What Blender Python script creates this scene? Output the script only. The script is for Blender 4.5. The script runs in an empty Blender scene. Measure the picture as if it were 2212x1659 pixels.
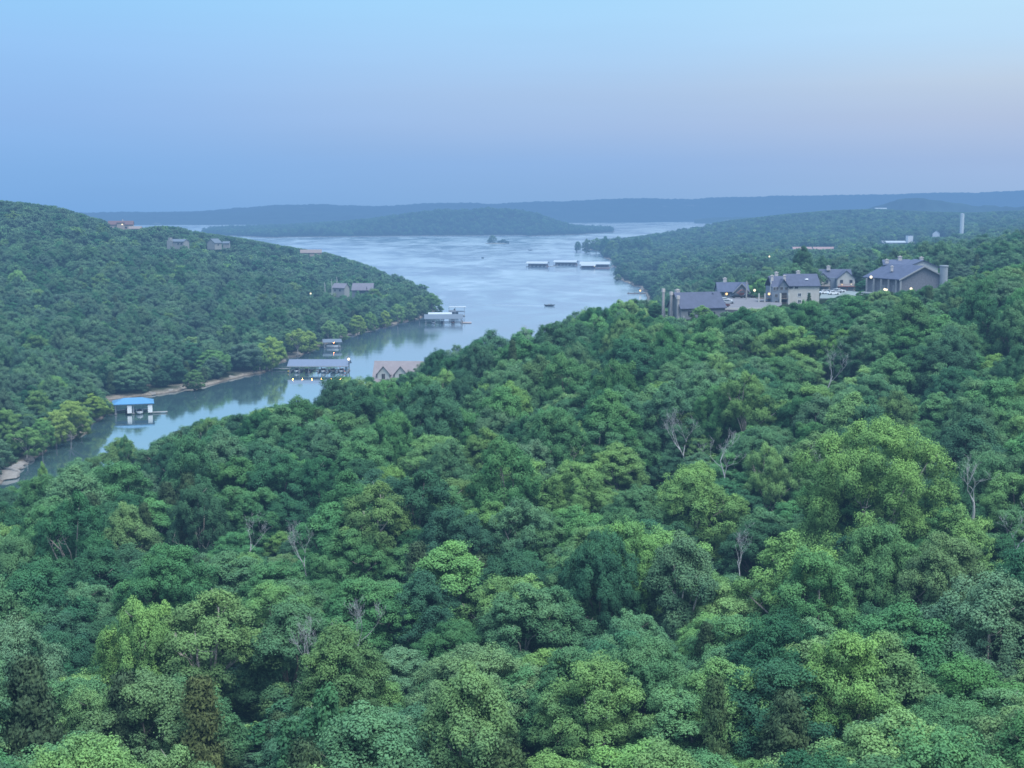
import bpy, bmesh, math, random
import numpy as np
from mathutils import Vector, Matrix

R = math.radians
scene = bpy.context.scene
COL = scene.collection
rnd = random.Random(7)
rng = np.random.default_rng(11)

# ------------------------------------------------------------------ view
CAM_H, F, CX, CY, HOR = 70.0, 2881.0, 1106.0, 829.5, 455.0
PITCH = math.atan((CY - HOR) / F)
CPI, SPI = math.cos(PITCH), math.sin(PITCH)

def ray(px, py):
    x, y = (px - CX) / F, -(py - CY) / F
    return Vector((x, CPI + y * SPI, -SPI + y * CPI))

def at(px, py, D):
    r = ray(px, py); t = D / r.y
    return Vector((r.x * t, D, CAM_H + r.z * t))

def atz(px, py, z=0.0):
    r = ray(px, py); t = (z - CAM_H) / r.z
    return Vector((r.x * t, r.y * t, z))

def proj(x, y, z):
    """numpy: world -> display pixels of the 2212 x 1659 photograph"""
    dz = z - CAM_H
    d = y * CPI - dz * SPI
    v = y * SPI + dz * CPI
    return CX + F * x / d, CY - F * v / d

cam_d = bpy.data.cameras.new('camera')
cam = bpy.data.objects.new('camera', cam_d)
COL.objects.link(cam)
cam.location = (0, 0, CAM_H)
cam.rotation_euler = (R(90) - PITCH, 0, 0)
cam_d.sensor_width = 36
cam_d.lens = 36 * F / 2212
cam_d.clip_start = 1.0
cam_d.clip_end = 60000
scene.camera = cam
scene.view_settings.view_transform = 'Standard'
scene.view_settings.look = 'None'
scene.view_settings.exposure = 0
scene.cycles.use_denoising = True
scene.cycles.pixel_filter_type = 'BLACKMAN_HARRIS'
scene.cycles.filter_width = 1.65
scene.cycles.max_bounces = 6
scene.cycles.diffuse_bounces = 3
scene.cycles.glossy_bounces = 2
scene.cycles.transmission_bounces = 2
scene.cycles.sample_clamp_indirect = 4

# ------------------------------------------------------------------ materials
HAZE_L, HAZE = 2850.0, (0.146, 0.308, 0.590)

def lin(h):
    h = h.lstrip('#')
    return tuple(((v / 12.92) if v <= 0.04045 else ((v + 0.055) / 1.055) ** 2.4) for v in (int(h[i:i + 2], 16) / 255 for i in (0, 2, 4)))

hz = bpy.data.node_groups.new('painted_haze', 'ShaderNodeTree')
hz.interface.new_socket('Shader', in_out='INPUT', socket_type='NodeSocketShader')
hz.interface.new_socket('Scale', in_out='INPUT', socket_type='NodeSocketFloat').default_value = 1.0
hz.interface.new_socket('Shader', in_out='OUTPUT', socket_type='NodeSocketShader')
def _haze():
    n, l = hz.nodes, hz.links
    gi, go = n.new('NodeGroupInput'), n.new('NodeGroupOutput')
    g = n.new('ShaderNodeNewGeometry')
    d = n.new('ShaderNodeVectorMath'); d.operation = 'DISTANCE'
    d.inputs[1].default_value = (0, 0, CAM_H)          # haze painted as emission, stronger with distance from the viewpoint
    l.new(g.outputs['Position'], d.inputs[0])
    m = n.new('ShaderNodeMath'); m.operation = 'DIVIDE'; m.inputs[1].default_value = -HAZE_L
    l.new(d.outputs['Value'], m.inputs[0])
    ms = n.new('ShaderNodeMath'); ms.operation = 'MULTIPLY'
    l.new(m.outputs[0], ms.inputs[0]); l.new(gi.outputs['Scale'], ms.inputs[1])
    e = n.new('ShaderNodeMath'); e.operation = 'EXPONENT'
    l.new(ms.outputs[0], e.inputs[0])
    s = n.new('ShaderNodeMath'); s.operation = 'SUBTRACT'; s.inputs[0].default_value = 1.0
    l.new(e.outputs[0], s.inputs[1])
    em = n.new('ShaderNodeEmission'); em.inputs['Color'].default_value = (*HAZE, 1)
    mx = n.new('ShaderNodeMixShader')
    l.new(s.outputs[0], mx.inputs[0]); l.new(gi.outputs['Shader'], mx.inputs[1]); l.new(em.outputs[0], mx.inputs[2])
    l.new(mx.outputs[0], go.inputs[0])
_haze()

class Mat:
    """a node material with distance haze painted over its surface as emission"""
    def __init__(self, name, haze=1.0):
        self.m = bpy.data.materials.new(name)
        self.m.use_nodes = True
        self.m.cycles.emission_sampling = 'NONE'
        self.n, self.l = self.m.node_tree.nodes, self.m.node_tree.links
        self.n.clear()
        self.out = self.n.new('ShaderNodeOutputMaterial')
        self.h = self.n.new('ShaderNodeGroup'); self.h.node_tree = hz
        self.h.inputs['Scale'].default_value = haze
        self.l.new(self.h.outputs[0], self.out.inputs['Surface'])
    def node(self, t, **kw):
        nd = self.n.new(t)
        for k, v in kw.items():
            setattr(nd, k, v)
        return nd
    def link(self, a, b): self.l.new(a, b)
    def surface(self, sock): self.l.new(sock, self.h.inputs['Shader'])
    def noise(self, scale, detail=3, rough=.55, vec=None, coord='Object', sc=None):
        t = self.node('ShaderNodeTexNoise'); t.inputs['Scale'].default_value = scale
        t.inputs['Detail'].default_value = detail; t.inputs['Roughness'].default_value = rough
        if vec is None:
            if coord == 'World':
                g = self.node('ShaderNodeNewGeometry'); vec = g.outputs['Position']
            else:
                c = self.node('ShaderNodeTexCoord'); vec = c.outputs[coord]
        if sc:
            mp = self.node('ShaderNodeMapping'); mp.inputs['Scale'].default_value = sc
            self.link(vec, mp.inputs['Vector']); vec = mp.outputs['Vector']
        self.link(vec, t.inputs['Vector'])
        return t.outputs['Fac']
    def ramp(self, fac, stops):
        r = self.node('ShaderNodeValToRGB')
        e = r.color_ramp.elements
        while len(e) < len(stops): e.new(0.5)
        for el, (p, c) in zip(e, stops):
            el.position = p; el.color = (*c, 1) if len(c) == 3 else c
        self.link(fac, r.inputs['Fac'])
        return r.outputs['Color']
    def math(self, op, a, b=None):
        m = self.node('ShaderNodeMath', operation=op)
        for i, v in enumerate((a, b)):
            if v is None: continue
            if isinstance(v, (int, float)): m.inputs[i].default_value = v
            else: self.link(v, m.inputs[i])
        return m.outputs[0]

MATS = {}
def paint(name, c, rough=.6, var=.25, scale=1.5, metal=0.0, bump=0.0, haze=1.0, tint=False):
    """weathered paint / timber / stone / metal: colour broken up by two sizes of noise"""
    if name in MATS: return MATS[name]
    M = Mat(name, haze)
    a, b = M.noise(scale), M.noise(scale * 9, 2)
    f = M.math('ADD', M.math('MULTIPLY', a, .65), M.math('MULTIPLY', b, .35))
    lo = tuple(v * (1 - var) for v in c); hi = tuple(min(1, v * (1 + var)) for v in c)
    col = M.ramp(f, [(.28, lo), (.72, hi)])
    p = M.node('ShaderNodeBsdfPrincipled')
    p.inputs['Roughness'].default_value = rough; p.inputs['Metallic'].default_value = metal
    if tint:      # bark: paler or darker by the tree's object colour
        oi = M.node('ShaderNodeObjectInfo'); mu = M.node('ShaderNodeVectorMath', operation='MULTIPLY'); M.link(col, mu.inputs[0]); M.link(oi.outputs['Color'], mu.inputs[1]); col = mu.outputs[0]
    M.link(col, p.inputs['Base Color'])
    if bump:
        bp = M.node('ShaderNodeBump'); bp.inputs['Strength'].default_value = bump
        M.link(b, bp.inputs['Height']); M.link(bp.outputs[0], p.inputs['Normal'])
    M.surface(p.outputs[0])
    MATS[name] = M.m
    return M.m

def ribbed(name, c, period=.5, rough=.35, axis='X', depth=.25, var=.1, metal=.0):
    """metal roof sheet or boarded wall with regular seams"""
    if name in MATS: return MATS[name]
    M = Mat(name)
    w = M.node('ShaderNodeTexWave', wave_type='BANDS', bands_direction=axis, wave_profile='SAW')
    w.inputs['Scale'].default_value = .314 / period; w.inputs['Distortion'].default_value = 0.0
    c0 = M.node('ShaderNodeTexCoord'); M.link(c0.outputs['Object'], w.inputs['Vector'])
    n = M.noise(.8)
    f = M.math('ADD', M.math('MULTIPLY', w.outputs['Fac'], depth), M.math('MULTIPLY', n, 1 - depth))
    col = M.ramp(f, [(.2, tuple(v * (1 - var - depth * .5) for v in c)), (.75, tuple(min(1, v * (1 + var)) for v in c))])
    p = M.node('ShaderNodeBsdfPrincipled'); p.inputs['Roughness'].default_value = rough; p.inputs['Metallic'].default_value = metal
    p.inputs['Specular IOR Level'].default_value = .25
    M.link(col, p.inputs['Base Color']); M.surface(p.outputs[0])
    MATS[name] = M.m
    return M.m

def glow(name, c, strength):
    if name in MATS: return MATS[name]
    M = Mat(name, 0.3)
    n = M.noise(2.0, 1)
    e = M.node('ShaderNodeEmission'); e.inputs['Strength'].default_value = strength
    M.link(M.ramp(n, [(.3, tuple(v * .9 for v in c)), (.7, c)]), e.inputs['Color']); M.surface(e.outputs[0])
    M.m.cycles.emission_sampling = 'AUTO'
    MATS[name] = M.m
    return M.m

def leaf_material():
    """one leaf shader; each tree's own leaf colour is its object colour (alpha: how far it drifts from tree to tree)"""
    M = Mat('leaves')
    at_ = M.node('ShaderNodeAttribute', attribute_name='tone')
    oi = M.node('ShaderNodeObjectInfo')
    ia = M.node('ShaderNodeAttribute', attribute_type='INSTANCER', attribute_name='leaf')
    sp = M.math('ADD', oi.outputs['Alpha'], ia.outputs['Alpha'])
    own = M.node('ShaderNodeVectorMath', operation='ADD'); M.link(oi.outputs['Color'], own.inputs[0]); M.link(ia.outputs['Color'], own.inputs[1])
    big = M.noise(.014, 2, coord='World')
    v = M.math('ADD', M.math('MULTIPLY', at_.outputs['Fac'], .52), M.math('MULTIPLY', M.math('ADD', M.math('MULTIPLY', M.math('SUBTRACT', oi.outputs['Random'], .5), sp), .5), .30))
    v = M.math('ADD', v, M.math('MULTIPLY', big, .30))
    rel = M.ramp(v, [(.22, (.235, .25, .29)), (.52, (.5, .5, .5)), (.92, (.80, .735, .56))])  # high tones yellower, low tones bluer, carrying the painted top light
    mu = M.node('ShaderNodeVectorMath', operation='MULTIPLY'); M.link(rel, mu.inputs[0]); M.link(own.outputs[0], mu.inputs[1])
    m2 = M.node('ShaderNodeVectorMath', operation='SCALE'); m2.inputs['Scale'].default_value = 2.0; M.link(mu.outputs[0], m2.inputs[0])
    hs = M.node('ShaderNodeHueSaturation')
    def drift(k, amp, mid):
        r = M.math('FRACT', M.math('MULTIPLY', oi.outputs['Random'], k))
        return M.math('ADD', M.math('MULTIPLY', M.math('MULTIPLY', M.math('SUBTRACT', r, .5), amp), sp), mid)
    M.link(drift(37.7, .020, .491), hs.inputs['Hue']); M.link(drift(91.3, .42, 1.03), hs.inputs['Value']); M.link(drift(53.1, .22, .95), hs.inputs['Saturation'])
    M.link(m2.outputs[0], hs.inputs['Color'])
    d = M.node('ShaderNodeBsdfDiffuse'); M.link(hs.outputs[0], d.inputs['Color'])
    t = M.node('ShaderNodeBsdfTranslucent'); M.link(hs.outputs[0], t.inputs['Color'])
    mx = M.node('ShaderNodeMixShader'); mx.inputs[0].default_value = .22
    M.link(d.outputs[0], mx.inputs[1]); M.link(t.outputs[0], mx.inputs[2])
    M.surface(mx.outputs[0])
    return M.m
LEAVES = leaf_material()

LEAF = {      # leaf colours and tree-to-tree drift; woods carry them point by point
    'green': (0.062, 0.165, 0.075, 0.8),
    'bright': (0.100, 0.220, 0.078, 0.7),
    'olive': (0.088, 0.182, 0.074, 0.8),
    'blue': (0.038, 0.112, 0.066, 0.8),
    'grey': (0.072, 0.160, 0.092, 0.7),
    'yellow': (0.150, 0.255, 0.068, 0.5),
    'feature': (0.112, 0.240, 0.076, 0.15),
    'dusk': (0.066, 0.136, 0.092, 0.8),  # greyer blue-green: extra haze painted into the leaf colour
    'cedar': (0.056, 0.105, 0.052, 0.6),
    'rust': (0.074, 0.104, 0.048, 0.5),
    'vine': (0.038, 0.110, 0.060, 0.4),
}
BARK = paint('bark_grey_brown', (.13, .115, .10), .9, .45, 1.2, bump=.4, tint=True)
BARK_PALE = paint('bark_pale', (.36, .34, .31), .9, .3, 1.0, bump=.3)
DEADWOOD = paint('dead_wood', (.30, .295, .30), .9, .3, 1.2, bump=.3)

# ------------------------------------------------------------------ world: clear sky just after sunset
def make_world():
    w = bpy.data.worlds.new('World'); scene.world = w; w.use_nodes = True
    n, l = w.node_tree.nodes, w.node_tree.links
    n.clear()
    out, bg = n.new('ShaderNodeOutputWorld'), n.new('ShaderNodeBackground')
    tc = n.new('ShaderNodeTexCoord'); sx = n.new('ShaderNodeSeparateXYZ')
    l.new(tc.outputs['Generated'], sx.inputs[0])
    def ramp(stops):
        r = n.new('ShaderNodeValToRGB'); e = r.color_ramp.elements
        while len(e) < len(stops): e.new(.5)
        for el, (p, c) in zip(e, stops): el.position = p; el.color = (*c, 1)
        l.new(sx.outputs['Z'], r.inputs['Fac'])
        return r.outputs['Color']
    hi = [(.24, tuple(v * 1.12 for v in lin('#b2d7f6'))), (.45, tuple(v * 1.75 for v in lin('#b2d2f2'))), (1.0, tuple(v * 4.2 for v in lin('#b0cdf0')))]
    left = ramp([(0, lin('#6aa3df')), (.03, lin('#72a9e4')), (.07, lin('#82b2eb')), (.115, lin('#8abef3')), (.156, lin('#8bcafa'))] + hi)
    mid = ramp([(0, lin('#78a8dc')), (.035, lin('#82ade2')), (.06, lin('#96b7e4')), (.085, lin('#9fc0e9')), (.115, lin('#9fcbf4')), (.156, lin('#9cd4fb'))] + hi)
    right = ramp([(0, lin('#8cb1dd')), (.035, lin('#98b4df')), (.065, lin('#adbfdf')), (.09, lin('#b9cce3')), (.12, lin('#b5d9f6')), (.156, lin('#b8e3fd'))] + hi)
    def mix(a, b, lo, hi_):
        mr = n.new('ShaderNodeMapRange'); mr.interpolation_type = 'SMOOTHSTEP'
        mr.inputs['From Min'].default_value = lo; mr.inputs['From Max'].default_value = hi_
        l.new(sx.outputs['X'], mr.inputs['Value'])
        m = n.new('ShaderNodeMix'); m.data_type = 'RGBA'
        l.new(mr.outputs[0], m.inputs[0]); l.new(a, m.inputs[6]); l.new(b, m.inputs[7])
        return m.outputs[2]
    sky = mix(mix(left, mid, -.38, .05), right, -.02, .42)
    hsv = n.new('ShaderNodeHueSaturation'); hsv.inputs['Saturation'].default_value = .94; l.new(sky, hsv.inputs['Color']); sky = hsv.outputs[0]
    # faint thin haze bands so the gradient is not perfectly even
    mp = n.new('ShaderNodeMapping'); mp.inputs['Scale'].default_value = (2.5, 2.5, 26); l.new(tc.outputs['Generated'], mp.inputs['Vector'])
    no = n.new('ShaderNodeTexNoise'); no.inputs['Scale'].default_value = 1.6; no.inputs['Detail'].default_value = 4; l.new(mp.outputs[0], no.inputs['Vector'])
    mr = n.new('ShaderNodeMapRange'); mr.inputs['To Min'].default_value = .965; mr.inputs['To Max'].default_value = 1.035; l.new(no.outputs['Fac'], mr.inputs['Value'])
    vm = n.new('ShaderNodeVectorMath'); vm.operation = 'SCALE'; l.new(sky, vm.inputs[0]); l.new(mr.outputs[0], vm.inputs['Scale'])
    ns = n.new('ShaderNodeTexSky'); ns.sky_type = 'NISHITA'; ns.sun_disc = False
    ns.sun_elevation = R(SUN_EL); ns.sun_rotation = R(SUN_AZ); ns.altitude = 330
    sc = n.new('ShaderNodeVectorMath'); sc.operation = 'SCALE'; sc.inputs['Scale'].default_value = .004
    l.new(ns.outputs[0], sc.inputs[0])
    ad = n.new('ShaderNodeVectorMath'); ad.operation = 'ADD'
    l.new(vm.outputs[0], ad.inputs[0]); l.new(sc.outputs[0], ad.inputs[1])
    l.new(ad.outputs[0], bg.inputs['Color']); bg.inputs['Strength'].default_value = 1.0
    l.new(bg.outputs[0], out.inputs['Surface'])
SUN_EL, SUN_AZ = 64, 130      # soft afterglow from above, behind and to the right
make_world()
sl = bpy.data.lights.new('sun', 'SUN'); sl.energy = 4.5; sl.angle = R(38); sl.color = (1.0, .97, .88)
sun = bpy.data.objects.new('sun', sl); COL.objects.link(sun)
_d = Vector((math.sin(R(SUN_AZ)) * math.cos(R(SUN_EL)), math.cos(R(SUN_AZ)) * math.cos(R(SUN_EL)), math.sin(R(SUN_EL))))
sun.rotation_euler = _d.to_track_quat('Z', 'Y').to_euler()
sun.location = _d * 300

# ------------------------------------------------------------------ mesh helpers
def tag(o, label=None, cat=None, group=None, kind=None):
    if label: o['label'] = label
    if cat: o['category'] = cat
    if group: o['group'] = group
    if kind: o['kind'] = kind
    return o

def empty(name, loc, rz=0.0, label=None, cat=None, group=None):
    o = bpy.data.objects.new(name, None); COL.objects.link(o)
    o.location = loc; o.rotation_euler = (0, 0, rz); o.empty_display_size = .5
    return tag(o, label, cat, group)

class MB:
    """collects boxes, bars, prisms and lofts, then links them as ONE mesh object"""
    def __init__(self): self.v, self.f = [], []
    def add(self, vs, fs):
        k = len(self.v); self.v += [tuple(p) for p in vs]; self.f += [tuple(i + k for i in f) for f in fs]; return self
    def box(self, x0, x1, y0, y1, z0, z1):
        return self.add([(x0, y0, z0), (x1, y0, z0), (x1, y1, z0), (x0, y1, z0), (x0, y0, z1), (x1, y0, z1), (x1, y1, z1), (x0, y1, z1)],
                        [(3, 2, 1, 0), (4, 5, 6, 7), (0, 1, 5, 4), (1, 2, 6, 5), (2, 3, 7, 6), (3, 0, 4, 7)])
    def hexa(self, b, t):
        return self.add(list(b) + list(t), [(3, 2, 1, 0), (4, 5, 6, 7), (0, 1, 5, 4), (1, 2, 6, 5), (2, 3, 7, 6), (3, 0, 4, 7)])
    def tube(self, pts, rad, n=6, cap=True):
        pts = [Vector(p) for p in pts]
        if isinstance(rad, (int, float)): rad = [rad] * len(pts)
        k = len(self.v)
        for i, p in enumerate(pts):
            d = (pts[min(i + 1, len(pts) - 1)] - pts[max(i - 1, 0)]).normalized()
            a = d.orthogonal().normalized() if abs(d.z) > .9 else d.cross(Vector((0, 0, 1))).normalized()
            b = d.cross(a)
            for j in range(n):
                t = 2 * math.pi * j / n
                self.v.append(tuple(p + (a * math.cos(t) + b * math.sin(t)) * rad[i]))
        for i in range(len(pts) - 1):
            for j in range(n):
                j2 = (j + 1) % n
                self.f.append((k + i * n + j, k + i * n + j2, k + (i + 1) * n + j2, k + (i + 1) * n + j))
        if cap:
            self.f.append(tuple(k + j for j in range(n)))
            self.f.append(tuple(k + (len(pts) - 1) * n + j for j in reversed(range(n))))
        return self
    def ball(self, c, r, nu=8, nv=6, sz=1.0):
        c = Vector(c); vs = [c + Vector((0, 0, -r * sz))]; fs = []
        for i in range(1, nv):
            ph = math.pi * i / nv - math.pi / 2
            for j in range(nu):
                t = 2 * math.pi * j / nu
                vs.append(c + Vector((r * math.cos(ph) * math.cos(t), r * math.cos(ph) * math.sin(t), r * sz * math.sin(ph))))
        vs.append(c + Vector((0, 0, r * sz)))
        for j in range(nu):
            j2 = (j + 1) % nu
            fs.append((0, 1 + j2, 1 + j)); top = len(vs) - 1; b = 1 + (nv - 2) * nu
            fs.append((top, b + j, b + j2))
            for i in range(nv - 2):
                fs.append((1 + i * nu + j, 1 + i * nu + j2, 1 + (i + 1) * nu + j2, 1 + (i + 1) * nu + j))
        return self.add(vs, fs)
    def gable(self, x0, x1, y0, y1, z0, zr, t=.18, ov=.5, ove=.4):
        """roof of two slabs with the ridge along x; eaves at z0, ridge at zr"""
        ym = (y0 + y1) / 2; s = (zr - z0) / (ym - y0)
        for sg in (-1, 1):
            ye = ym + sg * (ym - y0 + ov); ze = z0 - ov * s
            b = [(x0 - ove, ye, ze), (x1 + ove, ye, ze), (x1 + ove, ym, zr), (x0 - ove, ym, zr)]
            if sg > 0: b = [b[1], b[0], b[3], b[2]]
            self.hexa(b, [(p[0], p[1], p[2] + t) for p in b])
        return self
    def gable_wall(self, x, y0, y1, z0, z1, zr, t=.2):
        """pentagonal end wall in the plane x"""
        ym = (y0 + y1) / 2
        p = [(y0, z0), (y1, z0), (y1, z1), (ym, zr), (y0, z1)]
        vs = [(x, a, b) for a, b in p] + [(x + t, a, b) for a, b in p]
        return self.add(vs, [(4, 3, 2, 1, 0), (5, 6, 7, 8, 9)] + [(i, (i + 1) % 5, (i + 1) % 5 + 5, i + 5) for i in range(5)])
    def xf(self, M):
        self.v = [tuple(M @ Vector(p)) for p in self.v]; return self
    def build(self, name, mat, parent=None, smooth=False):
        me = bpy.data.meshes.new(name)
        me.from_pydata(self.v, [], self.f)
        bm = bmesh.new(); bm.from_mesh(me); bmesh.ops.recalc_face_normals(bm, faces=bm.faces); bm.to_mesh(me); bm.free()
        me.materials.append(mat)
        if smooth: me.polygons.foreach_set('use_smooth', [True] * len(me.polygons))
        o = bpy.data.objects.new(name, me); COL.objects.link(o)
        if parent: o.parent = parent
        return o

def children(o): return [c for c in COL.objects if c.parent == o]
KIDS = {}
def copy_tree(o, loc=None, rz=None, parent=None):
    """a copy of a thing with copies of its parts and their sub-parts"""
    c = o.copy(); COL.objects.link(c); c.parent = parent
    if loc is not None: c.location = loc
    if rz is not None: c.rotation_euler = (0, 0, rz)
    for ch in list(o.children): copy_tree(ch, parent=c)
    return c
# ------------------------------------------------------------------ land masses
def poly(pts): return np.array([(p[0], p[1]) for p in pts], float)

def seg_dist(P, poly_):
    """unsigned distance of points P (n,2) to a closed polygon, and an inside mask"""
    d = np.full(len(P), 1e9); ins = np.zeros(len(P), bool)
    n = len(poly_)
    for i in range(n):
        a, b = poly_[i], poly_[(i + 1) % n]
        ab = b - a; t = np.clip(((P - a) @ ab) / (ab @ ab), 0, 1)
        d = np.minimum(d, np.hypot(P[:, 0] - a[0] - t * ab[0], P[:, 1] - a[1] - t * ab[1]))
        c = ((a[1] > P[:, 1]) != (b[1] > P[:, 1]))
        with np.errstate(divide='ignore', invalid='ignore'):
            xi = (b[0] - a[0]) * (P[:, 1] - a[1]) / (b[1] - a[1]) + a[0]
        ins ^= c & (P[:, 0] < xi)
    return d, ins

def jag(pts, amp, step, seed):
    """break a polygon's long straight edges into an irregular shore"""
    r = np.random.default_rng(seed); out = []
    n = len(pts)
    for i in range(n):
        a, b = pts[i], pts[(i + 1) % n]
        L = np.hypot(*(b - a)); k = max(1, int(L / step))
        nrm = np.array([-(b - a)[1], (b - a)[0]]) / max(L, 1e-6)
        for j in range(k):
            t = j / k
            off = 0 if j == 0 else r.normal() * min(amp, L * .12)
            out.append(a + (b - a) * t + nrm * off)
    return np.array(out)

left_shore = [(-40, 1062), (0, 1046), (22, 1020), (60, 996), (100, 976), (150, 946), (200, 915), (228, 896), (205, 884), (190, 874), (215, 866), (310, 856), (385, 846), (398, 841),
              (430, 838), (480, 824), (530, 812), (580, 799), (600, 785), (650, 767), (690, 747), (740, 730), (800, 714), (860, 699), (910, 687), (938, 678), (944, 670)]
LEFT = jag(poly([atz(*p) for p in left_shore] + [Vector((-72, 1050, 0)), Vector((-120, 1250, 0)), atz(797, 597), Vector((-290, 1540, 0)), Vector((-420, 1800, 0)), Vector((-1500, 1900, 0)),
                 Vector((-1500, 200, 0)), Vector((-420, 230, 0)), Vector((-220, 300, 0))]), 1.6, 9, 3)
right_shore_far = [(1398, 641), (1383, 622), (1352, 610), (1326, 603), (1335, 597), (1372, 590), (1345, 582), (1322, 575), (1330, 566), (1302, 556), (1312, 546), (1262, 538), (1238, 533)]
RIGHT = jag(poly([Vector((-420, 225, 0)), Vector((-240, 262, 0)), Vector((-150, 285, 0)), Vector((-108, 292, 0)), Vector((-88, 318, 0)), Vector((-66, 352, 0)), Vector((-48, 400, 0)), Vector((-24, 460, 0)),
                  Vector((8, 540, 0)), Vector((42, 640, 0)), Vector((70, 760, 0)), Vector((96, 900, 0))] + [atz(*p) for p in right_shore_far] +
                 [Vector((128, 2440, 0)), Vector((205, 2660, 0)), Vector((390, 3050, 0)), Vector((560, 3300, 0)), Vector((900, 3700, 0)), Vector((3200, 4200, 0)), Vector((3200, -60, 0)), Vector((-420, -60, 0))]), 2.0, 14, 4)
isl = [(440, 504), (475, 509), (600, 514), (612, 512.5), (760, 511.5), (900, 510), (1000, 509.5), (1125, 508.5), (1140, 510.5), (1220, 508), (1300, 504), (1328, 500), (1300, 496), (1340, 492), (1396, 487.5),
       (1330, 484.5), (1100, 483), (880, 486), (770, 489.5), (600, 491.5), (500, 494), (455, 499)]
ISLAND = jag(poly([atz(*p) for p in isl]), 12, 80, 5)

def canopy(lst, h): return [(*at(px, py, D).xy, max(at(px, py, D).z - h, .4)) for px, py, D in lst]
def ground(lst): return [(*at(px, py, D).xy, at(px, py, D).z) for px, py, D in lst]
LEFT_C = canopy([(-150, 425, 1050), (0, 435, 1050), (120, 450, 1080), (200, 474, 1130), (270, 488, 1170), (345, 492, 1200), (440, 507, 1250), (530, 518, 1290), (600, 532, 1300), (700, 549, 1320), (780, 572, 1380),
                 (-100, 480, 960), (0, 500, 930), (0, 600, 760), (0, 700, 600), (0, 800, 470), (0, 900, 392), (-100, 800, 450), (-100, 620, 720), (150, 560, 830), (150, 700, 600), (150, 800, 500),
                 (300, 790, 545), (300, 700, 630), (300, 600, 810), (300, 530, 1000), (450, 740, 615), (450, 640, 780), (450, 570, 960), (600, 720, 670), (600, 650, 790), (600, 590, 1000), (800, 650, 860), (800, 612, 1050), (860, 604, 1060), (905, 622, 1000)], 11) \
    + [(-700, 1000, 75), (-900, 1300, 60), (-1300, 900, 60), (-600, 600, 35), (-700, 300, 12), (-400, 300, 4), (-700, 1700, 20), (-1400, 1800, 15), (-1400, 300, 30)]
NEAR_C = canopy([(0, 1659, 98), (553, 1659, 98), (1106, 1659, 98), (1659, 1659, 98), (2212, 1659, 98),
                 (0, 1400, 140), (553, 1400, 126), (1106, 1400, 126), (1659, 1400, 126), (2212, 1400, 122),
                 (0, 1230, 182), (300, 1220, 170), (1106, 1200, 162), (1659, 1200, 160), (2212, 1200, 155),
                 (0, 1080, 262), (200, 1040, 255), (553, 1050, 216), (1106, 1050, 200), (1659, 1050, 200), (2212, 1050, 198),
                 (330, 965, 285), (500, 915, 300), (800, 905, 270), (1106, 900, 250), (1659, 900, 232), (2212, 900, 230),
                 (650, 870, 330), (760, 840, 345), (960, 768, 380), (1110, 728, 405), (1400, 770, 308), (1800, 770, 288), (2212, 770, 280), (1200, 705, 415), (1350, 668, 415)], 11) \
    + ground([(1500, 690, 415), (1585, 645, 500), (1720, 657, 465), (1810, 628, 540), (1960, 642, 430), (1600, 660, 440), (1640, 650, 490), (1800, 640, 480), (1850, 636, 500), (2040, 640, 440), (1460, 700, 425)]) \
    + canopy([(1350, 700, 375), (1500, 722, 360), (1650, 705, 360), (1800, 695, 350), (1950, 680, 350), (2100, 625, 345), (2212, 596, 360), (2300, 590, 360), (2110, 560, 560), (2140, 535, 660), (2212, 520, 740), (2350, 510, 740)], 11) \
    + [(-30, 20, 50), (40, 20, 52), (0, -40, 60), (-25, 60, 30), (25, 60, 32), (200, 100, 38), (-200, 100, 24), (-300, 200, 8), (320, 200, 44), (500, 400, 58), (-60, 350, 3), (-20, 455, 3), (60, 560, 8), (60, 640, 5), (100, 760, 9)]
FAR_C = canopy([(1460, 622, 900), (1550, 600, 760), (1550, 575, 1000), (1450, 575, 1330), (1600, 542, 1500), (1400, 540, 1900), (1500, 522, 2100), (1340, 520, 2350), (1430, 510, 2450), (1550, 484, 2900), (1620, 474, 3000), (1700, 464, 3050), (1800, 456, 3050), (1900, 453, 3050), (2000, 459, 3050), (2100, 461, 3050), (2212, 456, 3050), (2400, 452, 3000),
                (1800, 522, 1700), (2000, 522, 1500), (2000, 492, 2200), (2200, 482, 2000), (1850, 575, 800), (1900, 598, 620), (1750, 590, 700), (1700, 560, 1000), (1850, 545, 1150), (2050, 540, 1000)], 11) \
    + [(3000, 4000, 60), (3000, 2000, 70), (1500, 800, 70), (2500, 0, 70)]
ISL_C = canopy([(560, 498, 3450), (680, 487, 3500), (800, 478, 3600), (900, 466, 3700), (980, 458, 3800), (1060, 452, 3900), (1120, 452, 3900), (1200, 458, 3900), (1260, 468, 3900), (1330, 479, 4200), (1000, 489, 3420), (1140, 489, 3400), (1250, 490, 3550), (480, 500, 3500), (800, 496, 3350)], 10)

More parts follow.
